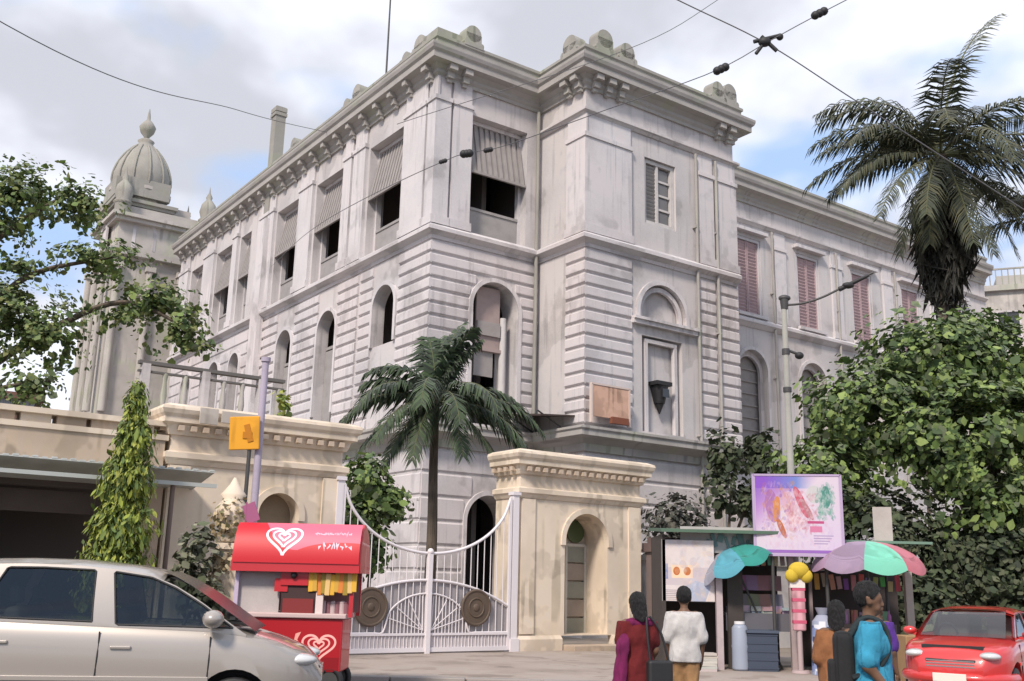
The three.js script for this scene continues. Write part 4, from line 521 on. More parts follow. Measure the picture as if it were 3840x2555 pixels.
{ // newsstand kiosk and sign board
  const wood = std(0.06, 0.05, 0.045, { map: grainMap }), t = thing('newsstand', 'dark newsstand kiosk with pale poster board left of the billboard', 'kiosk', [3.02, 0.12, -20.6]);
  part('back_wall', [box(2.6, 2.5, 0.06, 1.3, 1.25, -0.95), box(0.06, 2.5, 1.5, 0.03, 1.25, -0.2)], wood, t); part('roof', [box(2.8, 0.06, 1.8, 1.35, 2.62, -0.1, 0.06)], std(0.10, 0.17, 0.12, { map: grainMap }), t);
  const poster = canvasTex(512, 512, (g, w, h) => { g.fillStyle = '#cfc6c4'; g.fillRect(0, 0, w, h); g.fillStyle = '#bdb3b8'; g.fillRect(0, 230, w, 150); g.fillStyle = '#e8c9a8'; g.fillRect(90, 210, 210, 110); g.fillStyle = '#b5632c'; g.beginPath(); g.ellipse(140, 262, 34, 36, 0, 0, 7); g.ellipse(245, 262, 36, 36, 0, 0, 7); g.fill(); g.fillStyle = '#7d86a8'; g.fillRect(20, 200, 34, 130); g.fillStyle = '#9fa8bd'; g.beginPath(); g.moveTo(140, 420); g.lineTo(330, 340); g.lineTo(480, 380); g.lineTo(420, 512); g.lineTo(150, 512); g.fill(); { const q = rng(66), cs = ['#c2b8b6', '#d9cfcd', '#a8a0ac', '#d8b99a', '#b8bfd0']; for (let i = 0; i < 200; i++) { g.globalAlpha = 0.1 + 0.2 * q(); g.fillStyle = cs[i % 5]; g.beginPath(); g.ellipse(q() * w, q() * h, 6 + q() * 34, 6 + q() * 34, q(), 0, 7); g.fill(); } g.globalAlpha = 1; } g.fillStyle = '#9b8f92'; for (let i = 0; i < 6; i++) g.fillRect(30, 420 + i * 15, 110, 7); });
  const face = keep(new THREE.PlaneGeometry(1.0, 1.15).translate(0.5, 1.82, 0.55)); part('poster_board', box(1.02, 1.17, 0.04, 0.5, 1.82, 0.52), M.panel, t); part('poster', face, new THREE.MeshStandardMaterial({ map: poster, roughness: 0.7 }), t);
  part('upper_board', box(1.45, 0.5, 0.04, 1.1, 2.42, 0.42), std(0.48, 0.46, 0.44, { map: grainMap }), t); part('cut_figure', [...Array(7)].map((_, i) => box(0.05 + 0.03 * (i % 3), 0.16 + 0.1 * (i % 2), 0.02, 0.9 + i * 0.13, 2.36 + 0.05 * (i % 3), 0.46, 0, 0, (i % 2 ? 0.3 : -0.25))), std(0.14, 0.22, 0.22), t);
  part('post', box(0.12, 2.0, 0.12, 1.08, 1.0, 0.55), std(0.50, 0.42, 0.43, { map: grainMap }), t); part('post', box(0.1, 2.2, 0.1, 2.5, 1.1, 0.5), std(0.42, 0.34, 0.34, { map: grainMap }), t); part('dark_post', box(0.3, 2.2, 0.1, 1.42, 1.1, 0.4), wood, t);
  part('counter', [box(1.3, 0.05, 0.5, 1.9, 1.02, 0.1), box(1.3, 0.3, 0.04, 1.9, 0.86, 0.34)], std(0.12, 0.12, 0.14), t);
  const r = rng(14); for (let i = 0; i < 8; i++) part('magazine', box(0.24, 0.3, 0.012, 1.62 + (i % 4) * 0.23, 1.26 + (i > 3 ? 0.36 : 0), 0.12 - (i > 3 ? 0.08 : 0), -0.25, 0, (r() - 0.5) * 0.1), std(0.16 + r() * 0.2, 0.14 + r() * 0.16, 0.16 + r() * 0.18), t);
  const b = thing('plastic_crate', 'dark blue plastic crate stacked before the newsstand counter', 'crate', [4.85, 0.12, -20.0]); const cs = [box(0.56, 0.72, 0.44, 0, 0.36, 0)]; for (let i = 0; i < 5; i++) cs.push(box(0.58, 0.03, 0.46, 0, 0.06 + i * 0.15, 0)); part('box', cs, std(0.05, 0.065, 0.10), b); part('rim', [box(0.62, 0.05, 0.06, 0, 0.72, 0.23), box(0.62, 0.05, 0.06, 0, 0.72, -0.23), box(0.06, 0.05, 0.5, 0.28, 0.72, 0), box(0.06, 0.05, 0.5, -0.28, 0.72, 0)], std(0.07, 0.09, 0.13), b);
  const d = thing('water_drum', 'pale blue grey drum beside the dark blue crate', 'drum', [4.45, 0.12, -19.9]); part('drum', lathe([[0.01, 0], [0.15, 0], [0.16, 0.05], [0.155, 0.4], [0.165, 0.44], [0.155, 0.48], [0.15, 0.78], [0.1, 0.84], [0.01, 0.85]], 18), std(0.30, 0.34, 0.42, { roughness: 0.4 }), d); part('lid', cyl(0.1, 0.1, 0.05, 0, 0.87, 0, 14), std(0.7, 0.7, 0.72), d);
}
{
  const ctx = canvasTex(768, 768, (g, w, h) => {
    const L = g.createLinearGradient(0, 0, w, h); L.addColorStop(0, '#8a5fd0'); L.addColorStop(0.22, '#c99be0'); L.addColorStop(0.4, '#f1e6f2'); L.addColorStop(1, '#e9dcf3'); g.fillStyle = L; g.fillRect(0, 0, w, h);
    const B = g.createLinearGradient(0, 0, w, 0); B.addColorStop(0.1, 'rgba(150,90,215,.9)'); B.addColorStop(0.5, 'rgba(110,150,225,.8)'); B.addColorStop(0.75, 'rgba(240,235,240,0)'); g.fillStyle = B; g.fillRect(0, 0, w, 120);
    const el = (x, y, a, b, t, c) => { g.fillStyle = c; g.beginPath(); g.ellipse(x, y, a, b, t, 0, 7); g.fill(); };
    el(150, 300, 60, 170, -0.1, 'rgba(176,110,170,.65)'); el(190, 330, 34, 130, 0.1, '#e79a5a'); el(230, 520, 26, 110, -0.35, '#cf7a52'); el(310, 300, 60, 150, -0.2, 'rgba(235,190,205,.8)'); el(420, 260, 38, 170, -0.35, '#d8677c'); el(470, 330, 26, 120, -0.45, '#c48a90'); el(350, 470, 90, 80, 0.2, 'rgba(250,225,232,.9)'); el(640, 220, 52, 110, 0.05, '#4f9a8a'); el(645, 120, 26, 26, 0, '#3d8578'); el(600, 330, 22, 90, 0.1, '#9fc9bb'); el(540, 180, 70, 90, 0, 'rgba(220,225,220,.9)');
    const q = rng(55), pals = [[60, 60, 300, 560, ['#b27fc0', '#e3a06a', '#d98a70', '#c9a4d6', '#f2d6c4', '#8f6ab8', '#d9b8e2']], [300, 140, 260, 420, ['#e7b7c4', '#d77d8e', '#f4e2e8', '#c98f99', '#f7eef2', '#dba3b0']], [560, 90, 160, 340, ['#5fa593', '#86b9a8', '#d9e3dc', '#3f8577', '#e9e6ea']], [60, 480, 640, 240, ['#f3e8f4', '#e2d0ee', '#efc9dd', '#d8c6ea', '#f7f0f6']]];
    for (const [x, y, w2, h2, cs] of pals) for (let i = 0; i < 260; i++) { g.globalAlpha = 0.12 + 0.3 * q(); el(x + q() * w2, y + q() * h2, 4 + 22 * q() * q(), 10 + 46 * q() * q(), (q() - 0.5) * 1.2, cs[(q() * cs.length) | 0]); } g.globalAlpha = 1;
    g.fillStyle = '#d0568a'; g.fillRect(470, 448, 150, 26); g.fillStyle = '#e88fb4'; g.fillRect(490, 500, 110, 60); g.fillStyle = '#b9a9cf'; for (let i = 0; i < 4; i++) g.fillRect(520, 590 + i * 26, 180 - i * 18, 10); g.fillStyle = '#a777cf'; g.fillRect(0, 738, w, 30);
  });
  const t = thing('billboard', 'square colourful billboard with purple sky and figures before the tree', 'billboard', [4.82, 0.12, -19.9], -0.14);
  part('panel', box(1.62, 1.5, 0.07, 0.8, 2.92, 0), std(0.5, 0.42, 0.55), t); part('print', keep(new THREE.PlaneGeometry(1.58, 1.46).translate(0.8, 2.92, 0.04)), new THREE.MeshStandardMaterial({ map: ctx, color: new THREE.Color().setRGB(0.68, 0.66, 0.68), roughness: 0.6 }), t); part('frame', [box(1.66, 0.04, 0.1, 0.8, 3.68, 0), box(1.66, 0.05, 0.1, 0.8, 2.15, 0), box(0.04, 1.54, 0.1, -0.03, 2.92, 0), box(0.04, 1.54, 0.1, 1.63, 2.92, 0)], std(0.42, 0.33, 0.5), t);
  for (const x of [0.3, 1.3]) part('leg', cyl(0.035, 0.035, 2.3, x, 1.1, -0.06, 10), M.darkmetal, t);
  const p = thing('banner_post', 'narrow pink and white banner post with yellow top under the billboard', 'banner', [5.5, 0.12, -19.6]);
  part('post', [cyl(0.05, 0.05, 1.2, 0, 0.6, 0, 10), cyl(0.16, 0.18, 0.05, 0, 0.03, 0, 16)], std(0.42, 0.33, 0.33), p); part('banner', [rbox(0.24, 0.98, 0.1, 0.03, 0, 1.25, 0.02)], std(0.66, 0.36, 0.42, { map: creamMap }), p); for (let i = 0; i < 4; i++) part('stripe', box(0.245, 0.06, 0.105, 0, 0.92 + i * 0.2, 0.021), std(0.52, 0.09, 0.16), p);
  part('yellow_bunch', [ball(0.2, 0.02, 1.86, 0.05, 1, 0.8, 0.7, 14), ball(0.13, -0.12, 1.76, 0.08, 1, 1, 0.8), ball(0.13, 0.15, 1.76, 0.06, 1, 1, 0.8)], std(0.62, 0.45, 0.04, { map: grainMap }), p); part('white_collar', box(0.28, 0.16, 0.12, -0.02, 1.62, 0.02), std(0.72, 0.66, 0.64), p);
  const s = thing('notice_board', 'small blank pale notice board against the dark tree', 'sign', [7.55, 0.12, -20.6], -0.3); part('post', cyl(0.03, 0.03, 2.6, 0, 1.3, -0.03, 8), M.darkmetal, s); part('board', [box(0.36, 0.78, 0.04, 0, 2.78, 0)], std(0.5, 0.46, 0.43, { map: grainMap }), s);
}
function umbrella(name, label, pos, r, h, cols, tilt, hpole) {
  const t = thing(name, label, 'umbrella', pos); t.rotation.set(tilt[0], tilt[1], tilt[2]);
  const n = cols.length; for (let i = 0; i < n; i++) { const g = new THREE.SphereGeometry(1, 8, 8, i / n * Math.PI * 2, Math.PI * 2 / n, 0, Math.PI * 0.46).scale(r, h, r); const P = g.attributes.position; for (let k = 0; k < P.count; k++) { const a = Math.atan2(P.getZ(k), P.getX(k)), m = Math.abs(Math.sin(a * n / 2)); const q = Math.hypot(P.getX(k), P.getZ(k)) / r; P.setY(k, P.getY(k) - 0.10 * m * q * q); } g.computeVertexNormals(); part('panel', g.translate(0, hpole - h, 0), new THREE.MeshPhysicalMaterial({ color: new THREE.Color().setRGB(...cols[i]), roughness: 0.85, map: creamMap, bumpMap, bumpScale: 0.02, transmission: 0.15, thickness: 0 }), t); const a = i / n * Math.PI * 2; part('rib', tube([[0, hpole - 0.02, 0], [Math.cos(a) * r * 0.6, hpole - h * 0.22, Math.sin(a) * r * 0.6], [Math.cos(a) * r * 0.98, hpole - h * 0.92, Math.sin(a) * r * 0.98]], 0.008, 10, 5), M.darkmetal, t); }
  part('pole', cyl(0.02, 0.02, hpole, 0, hpole / 2, 0, 8), M.darkmetal, t); part('ferrule', cyl(0.005, 0.02, 0.12, 0, hpole + 0.05, 0, 8), M.darkmetal, t); return t;
}
const mint = [0.20, 0.62, 0.47], lil = [0.42, 0.27, 0.42], pnk = [0.55, 0.17, 0.22], teal = [0.03, 0.30, 0.26], blu = [0.10, 0.38, 0.50];
umbrella('vendor_umbrella', 'large striped mint green and pink umbrella over the right stall', [6.92, 0.12, -19.9], 1.05, 0.58, [[0.36, 0.27, 0.40], mint, pnk, [0.5, 0.12, 0.14], mint, lil, pnk, lil], [0.05, 0.39, 0.0], 2.45);
umbrella('vendor_umbrella', 'tilted teal blue umbrella leaning over the newsstand', [5.36, 0.12, -20.35], 0.82, 0.42, [[0.38, 0.4, 0.5], blu, teal, teal, teal, teal, teal, blu], [0.03, 0, 0.42], 2.5);
{
  const t = thing('market_stall', 'dark stall with goods under the mint and pink umbrella', 'stall', [5.95, 0.12, -20.9]);
  part('back_wall', box(2.1, 1.9, 0.06, 1.05, 0.95, -0.5), std(0.05, 0.04, 0.038), t); part('post', box(0.14, 1.9, 0.12, 1.95, 0.95, 0.5), std(0.42, 0.38, 0.34, { map: grainMap }), t); part('post', box(0.06, 2.0, 0.06, 0.05, 1.0, 0.4), std(0.25, 0.2, 0.2), t); part('roof', box(2.6, 0.05, 1.4, 1.2, 2.5, -0.2, 0.05), std(0.16, 0.26, 0.2), t); part('counter', [box(1.5, 0.06, 0.5, 0.95, 0.85, 0.2), box(1.5, 0.8, 0.05, 0.95, 0.42, 0.42)], std(0.15, 0.12, 0.11, { map: grainMap }), t);
  const r = rng(17); for (let i = 0; i < 9; i++) part('packet', rbox(0.13, 0.2 + r() * 0.16, 0.1, 0.02, 0.32 + i * 0.15, 1.0, 0.25 + r() * 0.1), std(0.1 + r() * 0.4, 0.1 + r() * 0.2, 0.1 + r() * 0.25), t);
  for (const [x, z, lab, c] of [[7.62, -18.6, 'pale green sacks heaped right of the stall', [0.35, 0.36, 0.2]], [7.0, -17.9, 'brown cardboard carton beside the red car', [0.38, 0.24, 0.12]]]) { const s = thing(lab.includes('sack') ? 'sack_heap' : 'carton', lab, lab.includes('sack') ? 'sacks' : 'carton', [x, 0.12, z]); if (lab.includes('sack')) for (let i = 0; i < 4; i++) part('sack', ball(0.2, (i % 2) * 0.22 - 0.1, 0.2 + i * 0.27, 0.05 * i, 1, 1.15, 0.8, 12), std(...c, { map: grainMap }), s); else { part('box', rbox(0.5, 0.78, 0.45, 0.02, 0, 0.4, 0), std(...c, { map: grainMap }), s); part('tape', box(0.06, 0.79, 0.455, 0, 0.4, 0), std(0.5, 0.36, 0.2), s); } }
}
{ // goods that crowd the two stalls
  const r = rng(77), col = () => std(0.06 + r() * 0.5, 0.05 + r() * 0.35, 0.06 + r() * 0.4, { roughness: 0.6, map: grainMap });
  const k = scene.children.find(o => o.name === 'newsstand'), m = scene.children.find(o => o.name === 'market_stall');
  for (let i = 0; i < 10; i++) part('hanging_packet', rbox(0.09, 0.2 + r() * 0.12, 0.03, 0.012, 1.35 + i * 0.125, 2.12 - r() * 0.08, 0.46 + r() * 0.04, 0, 0, (r() - 0.5) * 0.3), col(), k);
  for (let i = 0; i < 12; i++) part('paper_stack', box(0.2, 0.03 + r() * 0.1, 0.26, 1.45 + (i % 6) * 0.2, 1.07 + (i > 5 ? 0.06 : 0), 0.05 + r() * 0.15, 0, r() * 0.4), std(0.35 + r() * 0.25, 0.33 + r() * 0.2, 0.33 + r() * 0.2), k);
  for (let i = 0; i < 12; i++) part('hanging_packet', rbox(0.1, 0.18 + r() * 0.16, 0.03, 0.012, 0.2 + i * 0.145, 1.72 - r() * 0.12, 0.34 + r() * 0.06, 0, 0, (r() - 0.5) * 0.3), col(), m);
  for (let i = 0; i < 8; i++) part('bottle', lathe([[0.01, 0], [0.04, 0.005], [0.042, 0.16], [0.016, 0.22], [0.016, 0.26], [0.01, 0.265]], 10, 0.4 + i * 0.17, 0.88, 0.36), col(), m);
  const s1 = thing('cloth_sack', 'blue and white patterned sack standing beside the banner post', 'sack', [5.85, 0.12, -19.3]);
  const pat = canvasTex(128, 128, (g, w, h) => { g.fillStyle = '#9aa3b8'; g.fillRect(0, 0, w, h); const q = rng(4); for (let i = 0; i < 60; i++) { g.fillStyle = ['#4d5c86', '#d6d8e0', '#2f3a5a', '#7f8db5'][i % 4]; g.fillRect(q() * 120, q() * 120, 6 + q() * 14, 6 + q() * 14); } });
  part('sack', keep(new THREE.CylinderGeometry(0.19, 0.23, 0.95, 16, 6).translate(0, 0.48, 0)), new THREE.MeshStandardMaterial({ map: pat, roughness: 0.9 }), s1); part('tie', [cyl(0.1, 0.19, 0.12, 0, 1.0, 0, 12), cyl(0.13, 0.07, 0.14, 0, 1.12, 0, 12)], std(0.3, 0.32, 0.4), s1);
  const bx = ['small green plastic stool in front of the right stall', 'stack of old newspapers on the pavement by the newsstand'];
  const st = thing('stool', bx[0], 'stool', [6.35, 0.12, -19.0]); part('seat', cyl(0.15, 0.16, 0.04, 0, 0.4, 0, 16), std(0.04, 0.2, 0.12), st); for (const [x, z] of [[-1, -1], [1, -1], [1, 1], [-1, 1]]) part('leg', rod([x * 0.1, 0.39, z * 0.1], [x * 0.14, 0, z * 0.14], 0.02), std(0.04, 0.2, 0.12), st);
  const np = thing('newspaper_stack', bx[1], 'newspapers', [3.75, 0.12, -19.6]); for (let i = 0; i < 7; i++) part('newspaper', box(0.34, 0.045, 0.26, (r() - 0.5) * 0.03, 0.025 + i * 0.047, (r() - 0.5) * 0.03, 0, (r() - 0.5) * 0.2), std(0.42 + r() * 0.1, 0.4 + r() * 0.1, 0.38 + r() * 0.08), np);
}
// overhead wires
{
  const wire = std(0.11, 0.11, 0.12, { roughness: 0.6 });
  const W1 = thing('overhead_wire', 'thin wire sloping from top left down to the palace cornice', 'wire', [0, 0, 0], 0, 'overhead wires');
  W1.userData.group = undefined; delete W1.userData.group;
  part('cable', tube([[-13.5, 12.2, -8], [-8.56, 10.43, -15], [-7.0, 13.6, -30], [-7.95, 20.2, -40.0]].map((p, i) => i === 2 ? [-8.2, 15.0, -27.4] : p), 0.011, 60, 6), wire, W1); part('clamp', ball(0.07, -7.95, 20.2, -40, 1, 1.4, 1, 8), M.black, W1);
  const W2 = thing('tram_wire', 'tram wire crossing the upper right sky toward the palm', 'wire', [0, 0, 0]);
  part('cable', tube([[-2.5, 13.3, -14.2], [2.63, 11.12, -15], [4.12, 10.48, -15.2], [5.58, 9.61, -15.4], [14, 4.4, -16.4]].map(p => p), 0.01, 80, 6), wire, W2);
  const W3 = thing('span_wire', 'span wire with black insulators hanging across the palace front', 'wire', [0, 0, 0]);
  const s = [[9.5, 13.0, -13.8], [4.97, 10.92, -15], [4.12, 10.48, -15.2], [3.38, 10.05, -15.3], [1.6, 9.72, -16.2], [-0.53, 9.70, -18], [-0.97, 9.63, -18], [-1.4, 9.44, -18], [-4.6, 10.5, -24], [-11.1, 15.5, -44.2]];
  part('cable', tube(s, 0.008, 120, 6), wire, W3);
  const blob = (a, b, r, name, parent) => part(name, [rod(a, b, r, 10), ...[0.2, 0.5, 0.8].map(k => ball(r * 1.45, a[0] + (b[0] - a[0]) * k, a[1] + (b[1] - a[1]) * k, a[2] + (b[2] - a[2]) * k, 1, 1, 1, 10))], M.black, parent);
  blob([4.86, 10.87, -15], [5.1, 11.0, -15], 0.05, 'insulator', W3); blob([3.27, 9.98, -15.3], [3.5, 10.1, -15.3], 0.05, 'insulator', W3); blob([-0.62, 9.68, -18], [-0.46, 9.72, -18], 0.035, 'insulator', W3); blob([-1.47, 9.42, -18], [-1.33, 9.47, -18], 0.03, 'insulator', W3); blob([-1.05, 9.6, -18], [-0.86, 9.63, -18], 0.055, 'fitting', W3);
  part('crossing_fitting', [rod([3.92, 10.5, -15.2], [4.34, 10.62, -15.2], 0.035, 8), rod([4.05, 10.6, -15.2], [4.3, 10.34, -15.2], 0.035, 8), rod([3.95, 10.28, -15.2], [4.12, 10.52, -15.2], 0.03, 8), ball(0.085, 4.1, 10.5, -15.2, 1.3, 1, 1, 10), ball(0.06, 4.36, 10.6, -15.2)], M.black, W3);
  const W5 = thing('thin_wire', 'faint thin wire running above the left pavilion roof', 'wire', [0, 0, 0]);
  part('cable', tube([[-2, 9.0, -15.5], [2.3, 10.7, -15.5], [3.6, 11.6, -15.5], [7, 14, -15.5]], 0.006, 40, 5), wire, W5);
}
// ------------------------------------------------------------------ vehicles
const lerpT = (T, x) => { if (x >= T[0][0]) return T[0][1]; for (let i = 1; i < T.length; i++) if (x >= T[i][0]) { const [a, p] = T[i - 1], [b, q] = T[i]; let k = (a - x) / (a - b); return p + (q - p) * k; } return T[T.length - 1][1]; };
function loft(rings) { const pos = [], m = rings[0].length; const tri = (a, b, c) => pos.push(...a, ...b, ...c); for (let i = 0; i < rings.length - 1; i++) for (let k = 0; k < m; k++) { const k2 = (k + 1) % m, a = rings[i][k], b = rings[i][k2], c = rings[i + 1][k2], d = rings[i + 1][k]; tri(a, b, c); tri(a, c, d); } for (const [r, f] of [[rings[0], 1], [rings[rings.length - 1], 0]]) { const c = [0, 1, 2].map(q => r.reduce((s, p) => s + p[q], 0) / m); for (let k = 0; k < m; k++) { const k2 = (k + 1) % m; f ? tri(c, r[k2], r[k]) : tri(c, r[k], r[k2]); } } const g = new THREE.BufferGeometry(); g.setAttribute('position', new THREE.Float32BufferAttribute(pos, 3)); return g; }
function car(name, label, pos, turn, C) {
  const t = thing(name, label, 'car', pos, turn), L = C.len, hw = C.hw;
  const xs = []; for (let i = 0; i <= 46; i++) xs.push(-L * i / 46);
  const wAt = x => hw * (1 - 0.42 * Math.pow(Math.max(0, 1 + x / 0.75), 2.6)) * (1 - 0.22 * Math.pow(Math.max(0, 1 - (x + L) / 0.5), 2));
  const rings = xs.map(x => { const w = wAt(x), yb = lerpT(C.top, x), y0 = lerpT(C.bot, x), h = yb - y0; return [[x, y0, 0], [x, y0, w * 0.9], [x, y0 + 0.05, w * 0.965], [x, y0 + h * 0.22, w * 0.995], [x, y0 + h * 0.45, w * 0.99], [x, y0 + h * 0.55, w * 1.0], [x, yb - h * 0.25, w * 0.992], [x, yb - h * 0.1, w * 0.972], [x, yb - 0.02, w * 0.93], [x, yb + 0.005, w * 0.84], [x, yb + 0.03, w * 0.4], [x, yb + 0.035, 0], [x, yb + 0.03, -w * 0.4], [x, yb + 0.005, -w * 0.84], [x, yb - 0.02, -w * 0.93], [x, yb - h * 0.1, -w * 0.972], [x, yb - h * 0.25, -w * 0.992], [x, y0 + h * 0.55, -w], [x, y0 + h * 0.45, -w * 0.99], [x, y0 + h * 0.22, -w * 0.995], [x, y0 + 0.05, -w * 0.965], [x, y0, -w * 0.9]]; });
  let bg = mergeVertices(loft(rings), 1e-4); bg.computeVertexNormals();
  if (bg.attributes.uv === undefined) bg.setAttribute('uv', new THREE.BufferAttribute(new Float32Array(bg.attributes.position.count * 2), 2));
  const ev = new Evaluator(); let br = new Brush(bg); br.updateMatrixWorld();
  for (const x of C.axles) { const c = new Brush(new THREE.CylinderGeometry(C.wr + 0.06, C.wr + 0.06, hw * 2.4, 30).rotateX(Math.PI / 2).translate(x, C.wr + 0.02, 0)); c.updateMatrixWorld(); const keepMid = c; br = ev.evaluate(br, keepMid, SUBTRACTION); br.updateMatrixWorld(); }
  let body = br.geometry; body = toCreasedNormals(body.index ? body.toNonIndexed() : body, 0.6);
  part('body', body, C.paint, t); part('wheel_well', [box(L * 0.9, 0.5, hw * 1.1, -L / 2, 0.62, 0), box(L * 0.86, 0.2, hw * 1.7, -L / 2, 0.34, 0).scale(1, 1, 0.8)], M.black, t);
  // cabin
  const belt = x => lerpT(C.top, x) - 0.01, roof = x => lerpT(C.roof, x), rl = C.roof[0][0], rr = C.roof[C.roof.length - 1][0], xr = []; for (let i = 0; i <= 36; i++) xr.push(rl + (rr - rl) * i / 36);
  const wr = hw * 0.74, zAt = (x, y) => { const b = belt(x), k = Math.min(1, Math.max(0, (y - b) / (C.roofH - b))); return wAt(x) * 0.925 + (wr - wAt(x) * 0.925) * Math.pow(k, 1.15); };
  const glass = (poly, s, off = 0.006, holes = []) => { const sh = new THREE.Shape(poly.map(p => new THREE.Vector2(...p))); for (const h of holes) sh.holes.push(new THREE.Path(h.map(p => new THREE.Vector2(...p)))); const base = new THREE.ShapeGeometry(sh); let g = base.toNonIndexed(); // subdivide
    let P = [...g.attributes.position.array]; for (let d = 0; d < 3; d++) { const Q = []; for (let i = 0; i < P.length; i += 9) { const a = P.slice(i, i + 3), b = P.slice(i + 3, i + 6), c = P.slice(i + 6, i + 9), m = (u, v) => [(u[0] + v[0]) / 2, (u[1] + v[1]) / 2, 0], ab = m(a, b), bc = m(b, c), ca = m(c, a); Q.push(...a, ...ab, ...ca, ...ab, ...b, ...bc, ...ca, ...bc, ...c, ...ab, ...bc, ...ca); } P = Q; }
    for (let i = 0; i < P.length; i += 3) P[i + 2] = s * (zAt(P[i], P[i + 1]) + off); g = new THREE.BufferGeometry(); g.setAttribute('position', new THREE.Float32BufferAttribute(P, 3)); g = mergeVertices(g, 1e-4); g.computeVertexNormals(); return g; };
  for (const s of [-1, 1]) {
    const up = xr.filter(x => roof(x) - 0.05 > belt(x) + 0.01), outline = [...up.map(x => [x, Math.max(belt(x) + 0.015, roof(x) - 0.055)]), ...[...up].reverse().map(x => [x, belt(x) - 0.02])];
    part('pillar_frame', [glass(outline, s, 0.004, C.windows), glass(outline, s, -0.03, C.windows)], C.paint, t);
    for (const w of C.windows) part('window_seal', tube([...w, w[0]].map(([x, y]) => [x, y, s * (zAt(x, y) + 0.004)]).flatMap((p, i, q) => i < q.length - 1 ? [p, p.map((v, k) => v * 0.97 + q[i + 1][k] * 0.03), p.map((v, k) => v * 0.03 + q[i + 1][k] * 0.97)] : [p]), 0.011, 90, 5), M.black, t);
    for (const w of C.windows) part('window', glass(w, s, -0.008), C.glass, t);
    for (const x of C.seams) { const q = []; for (let k = 0; k <= 10; k++) { const y = 0.36 + (lerpT(C.top, x) - 0.06 - 0.36) * k / 10, h = lerpT(C.top, x) - lerpT(C.bot, x), w = wAt(x); q.push([x + 0.02 * Math.sin(k * 0.22), y, s * w * (y > lerpT(C.top, x) - h * 0.25 ? 0.981 : 0.996)]); } part('door_seam', tube(q, 0.008, 12, 5), M.black, t); }
    for (const x of C.handles) part('door_handle', rbox(0.2, 0.035, 0.035, 0.012, x, lerpT(C.top, x) - 0.2, s * (wAt(x) * 0.985 + 0.012)), C.trim ?? C.paint, t);
    part('side_moulding', rbox(L * 0.52, 0.05, 0.02, 0.008, -L * 0.5, 0.62, s * (hw + 0.004)), C.paint, t);
    const m = part('mirror', [ball(0.11 * (C.ms ?? 1), C.mirror[0], C.mirror[1], s * (hw + 0.1), 0.75, 0.62, 1.0, 14), box(0.06, 0.04, 0.14, C.mirror[0], C.mirror[1] - 0.05, s * (hw - 0.02))], C.paint, t); part('mirror_glass', box(0.01, 0.1, 0.15, C.mirror[0] - 0.065, C.mirror[1], s * (hw + 0.1)), M.pane, m);
    part('headlight', ball(1, C.lamp[0], C.lamp[1], s * wAt(C.lamp[0]) * 0.83, 0.17, 0.065, 0.15, 18), phy(0.55, 0.56, 0.56, { roughness: 0.08, clearcoat: 1 }), t); part('tail_light', rbox(0.08, 0.34, 0.16, 0.03, -L + 0.05, C.top[C.top.length - 1][1] - 0.2, s * hw * 0.76), std(0.3, 0.01, 0.01), t);
    for (const x of C.axles) { const w = new THREE.Group(); w.name = 'wheel'; w.position.set(x, C.wr, s * (hw - 0.12)); t.add(w); part('tyre', lathe([[C.wr * 0.62, -0.1], [C.wr * 0.92, -0.105], [C.wr, -0.07], [C.wr, 0.07], [C.wr * 0.92, 0.105], [C.wr * 0.62, 0.1], [C.wr * 0.62, -0.1]], 30).rotateX(Math.PI / 2), M.black, w); const rim = [cyl(C.wr * 0.18, C.wr * 0.18, 0.19, 0, 0, 0, 14, Math.PI / 2), new THREE.TorusGeometry(C.wr * 0.6, 0.02, 8, 26).translate(0, 0, s * 0.08), cyl(C.wr * 0.6, C.wr * 0.6, 0.04, 0, 0, s * 0.02, 26, Math.PI / 2)]; for (let k = 0; k < 5; k++) rim.push(box(0.07, C.wr * 1.1, 0.04, 0, 0, s * 0.07, 0, 0, k * Math.PI / 5)); part('rim', rim, std(0.45, 0.45, 0.46, { metalness: 0.6, roughness: 0.35 }), w); }
  }
  const scr = (x0, y0, x1, y1, k0, k1) => { const g = new THREE.PlaneGeometry(1, 1, 12, 6), P = g.attributes.position; for (let i = 0; i < P.count; i++) { const v = P.getY(i) + 0.5, u = P.getX(i) * 2, x = x0 + (x1 - x0) * v, y = Math.max(roof(x), y0) + 0.022, z = u * zAt(x, y) * (k0 + (k1 - k0) * v); P.setXYZ(i, x + 0.012 * Math.sign(x0 - x1), y, -z); } g.computeVertexNormals(); return g; };
  { const g = new THREE.PlaneGeometry(1, 1, 30, 10), P = g.attributes.position, x0 = C.ws[2] + 0.05, x1 = rr + 0.3; for (let i = 0; i < P.count; i++) { const u = P.getY(i) * 2, x = x0 + (x1 - x0) * (P.getX(i) + 0.5), y = roof(x), z0 = zAt(x, y - 0.055) + 0.004, a = Math.abs(u); P.setXYZ(i, x, y - 0.055 * Math.pow(a, 5) + 0.012 * (1 - a * a), u * z0); } g.computeVertexNormals(); part('roof', [g, g.clone().translate(0, -0.03, 0)], C.paint, t);
    const seatM = std(0.13, 0.12, 0.11, { map: grainMap }); for (const x of C.seats) for (const z of [-0.38, 0.38]) { const q = part('seat', [rbox(0.5, 0.16, 0.5, 0.05, x, 0.62, z), rbox(0.16, 0.66, 0.48, 0.06, x - 0.28, 0.95, z, 0, 0, 0.18)], seatM, t); part('headrest', rbox(0.09, 0.18, 0.26, 0.04, x - 0.36, C.roofH - 0.36, z, 0, 0, 0.12), seatM, q); }
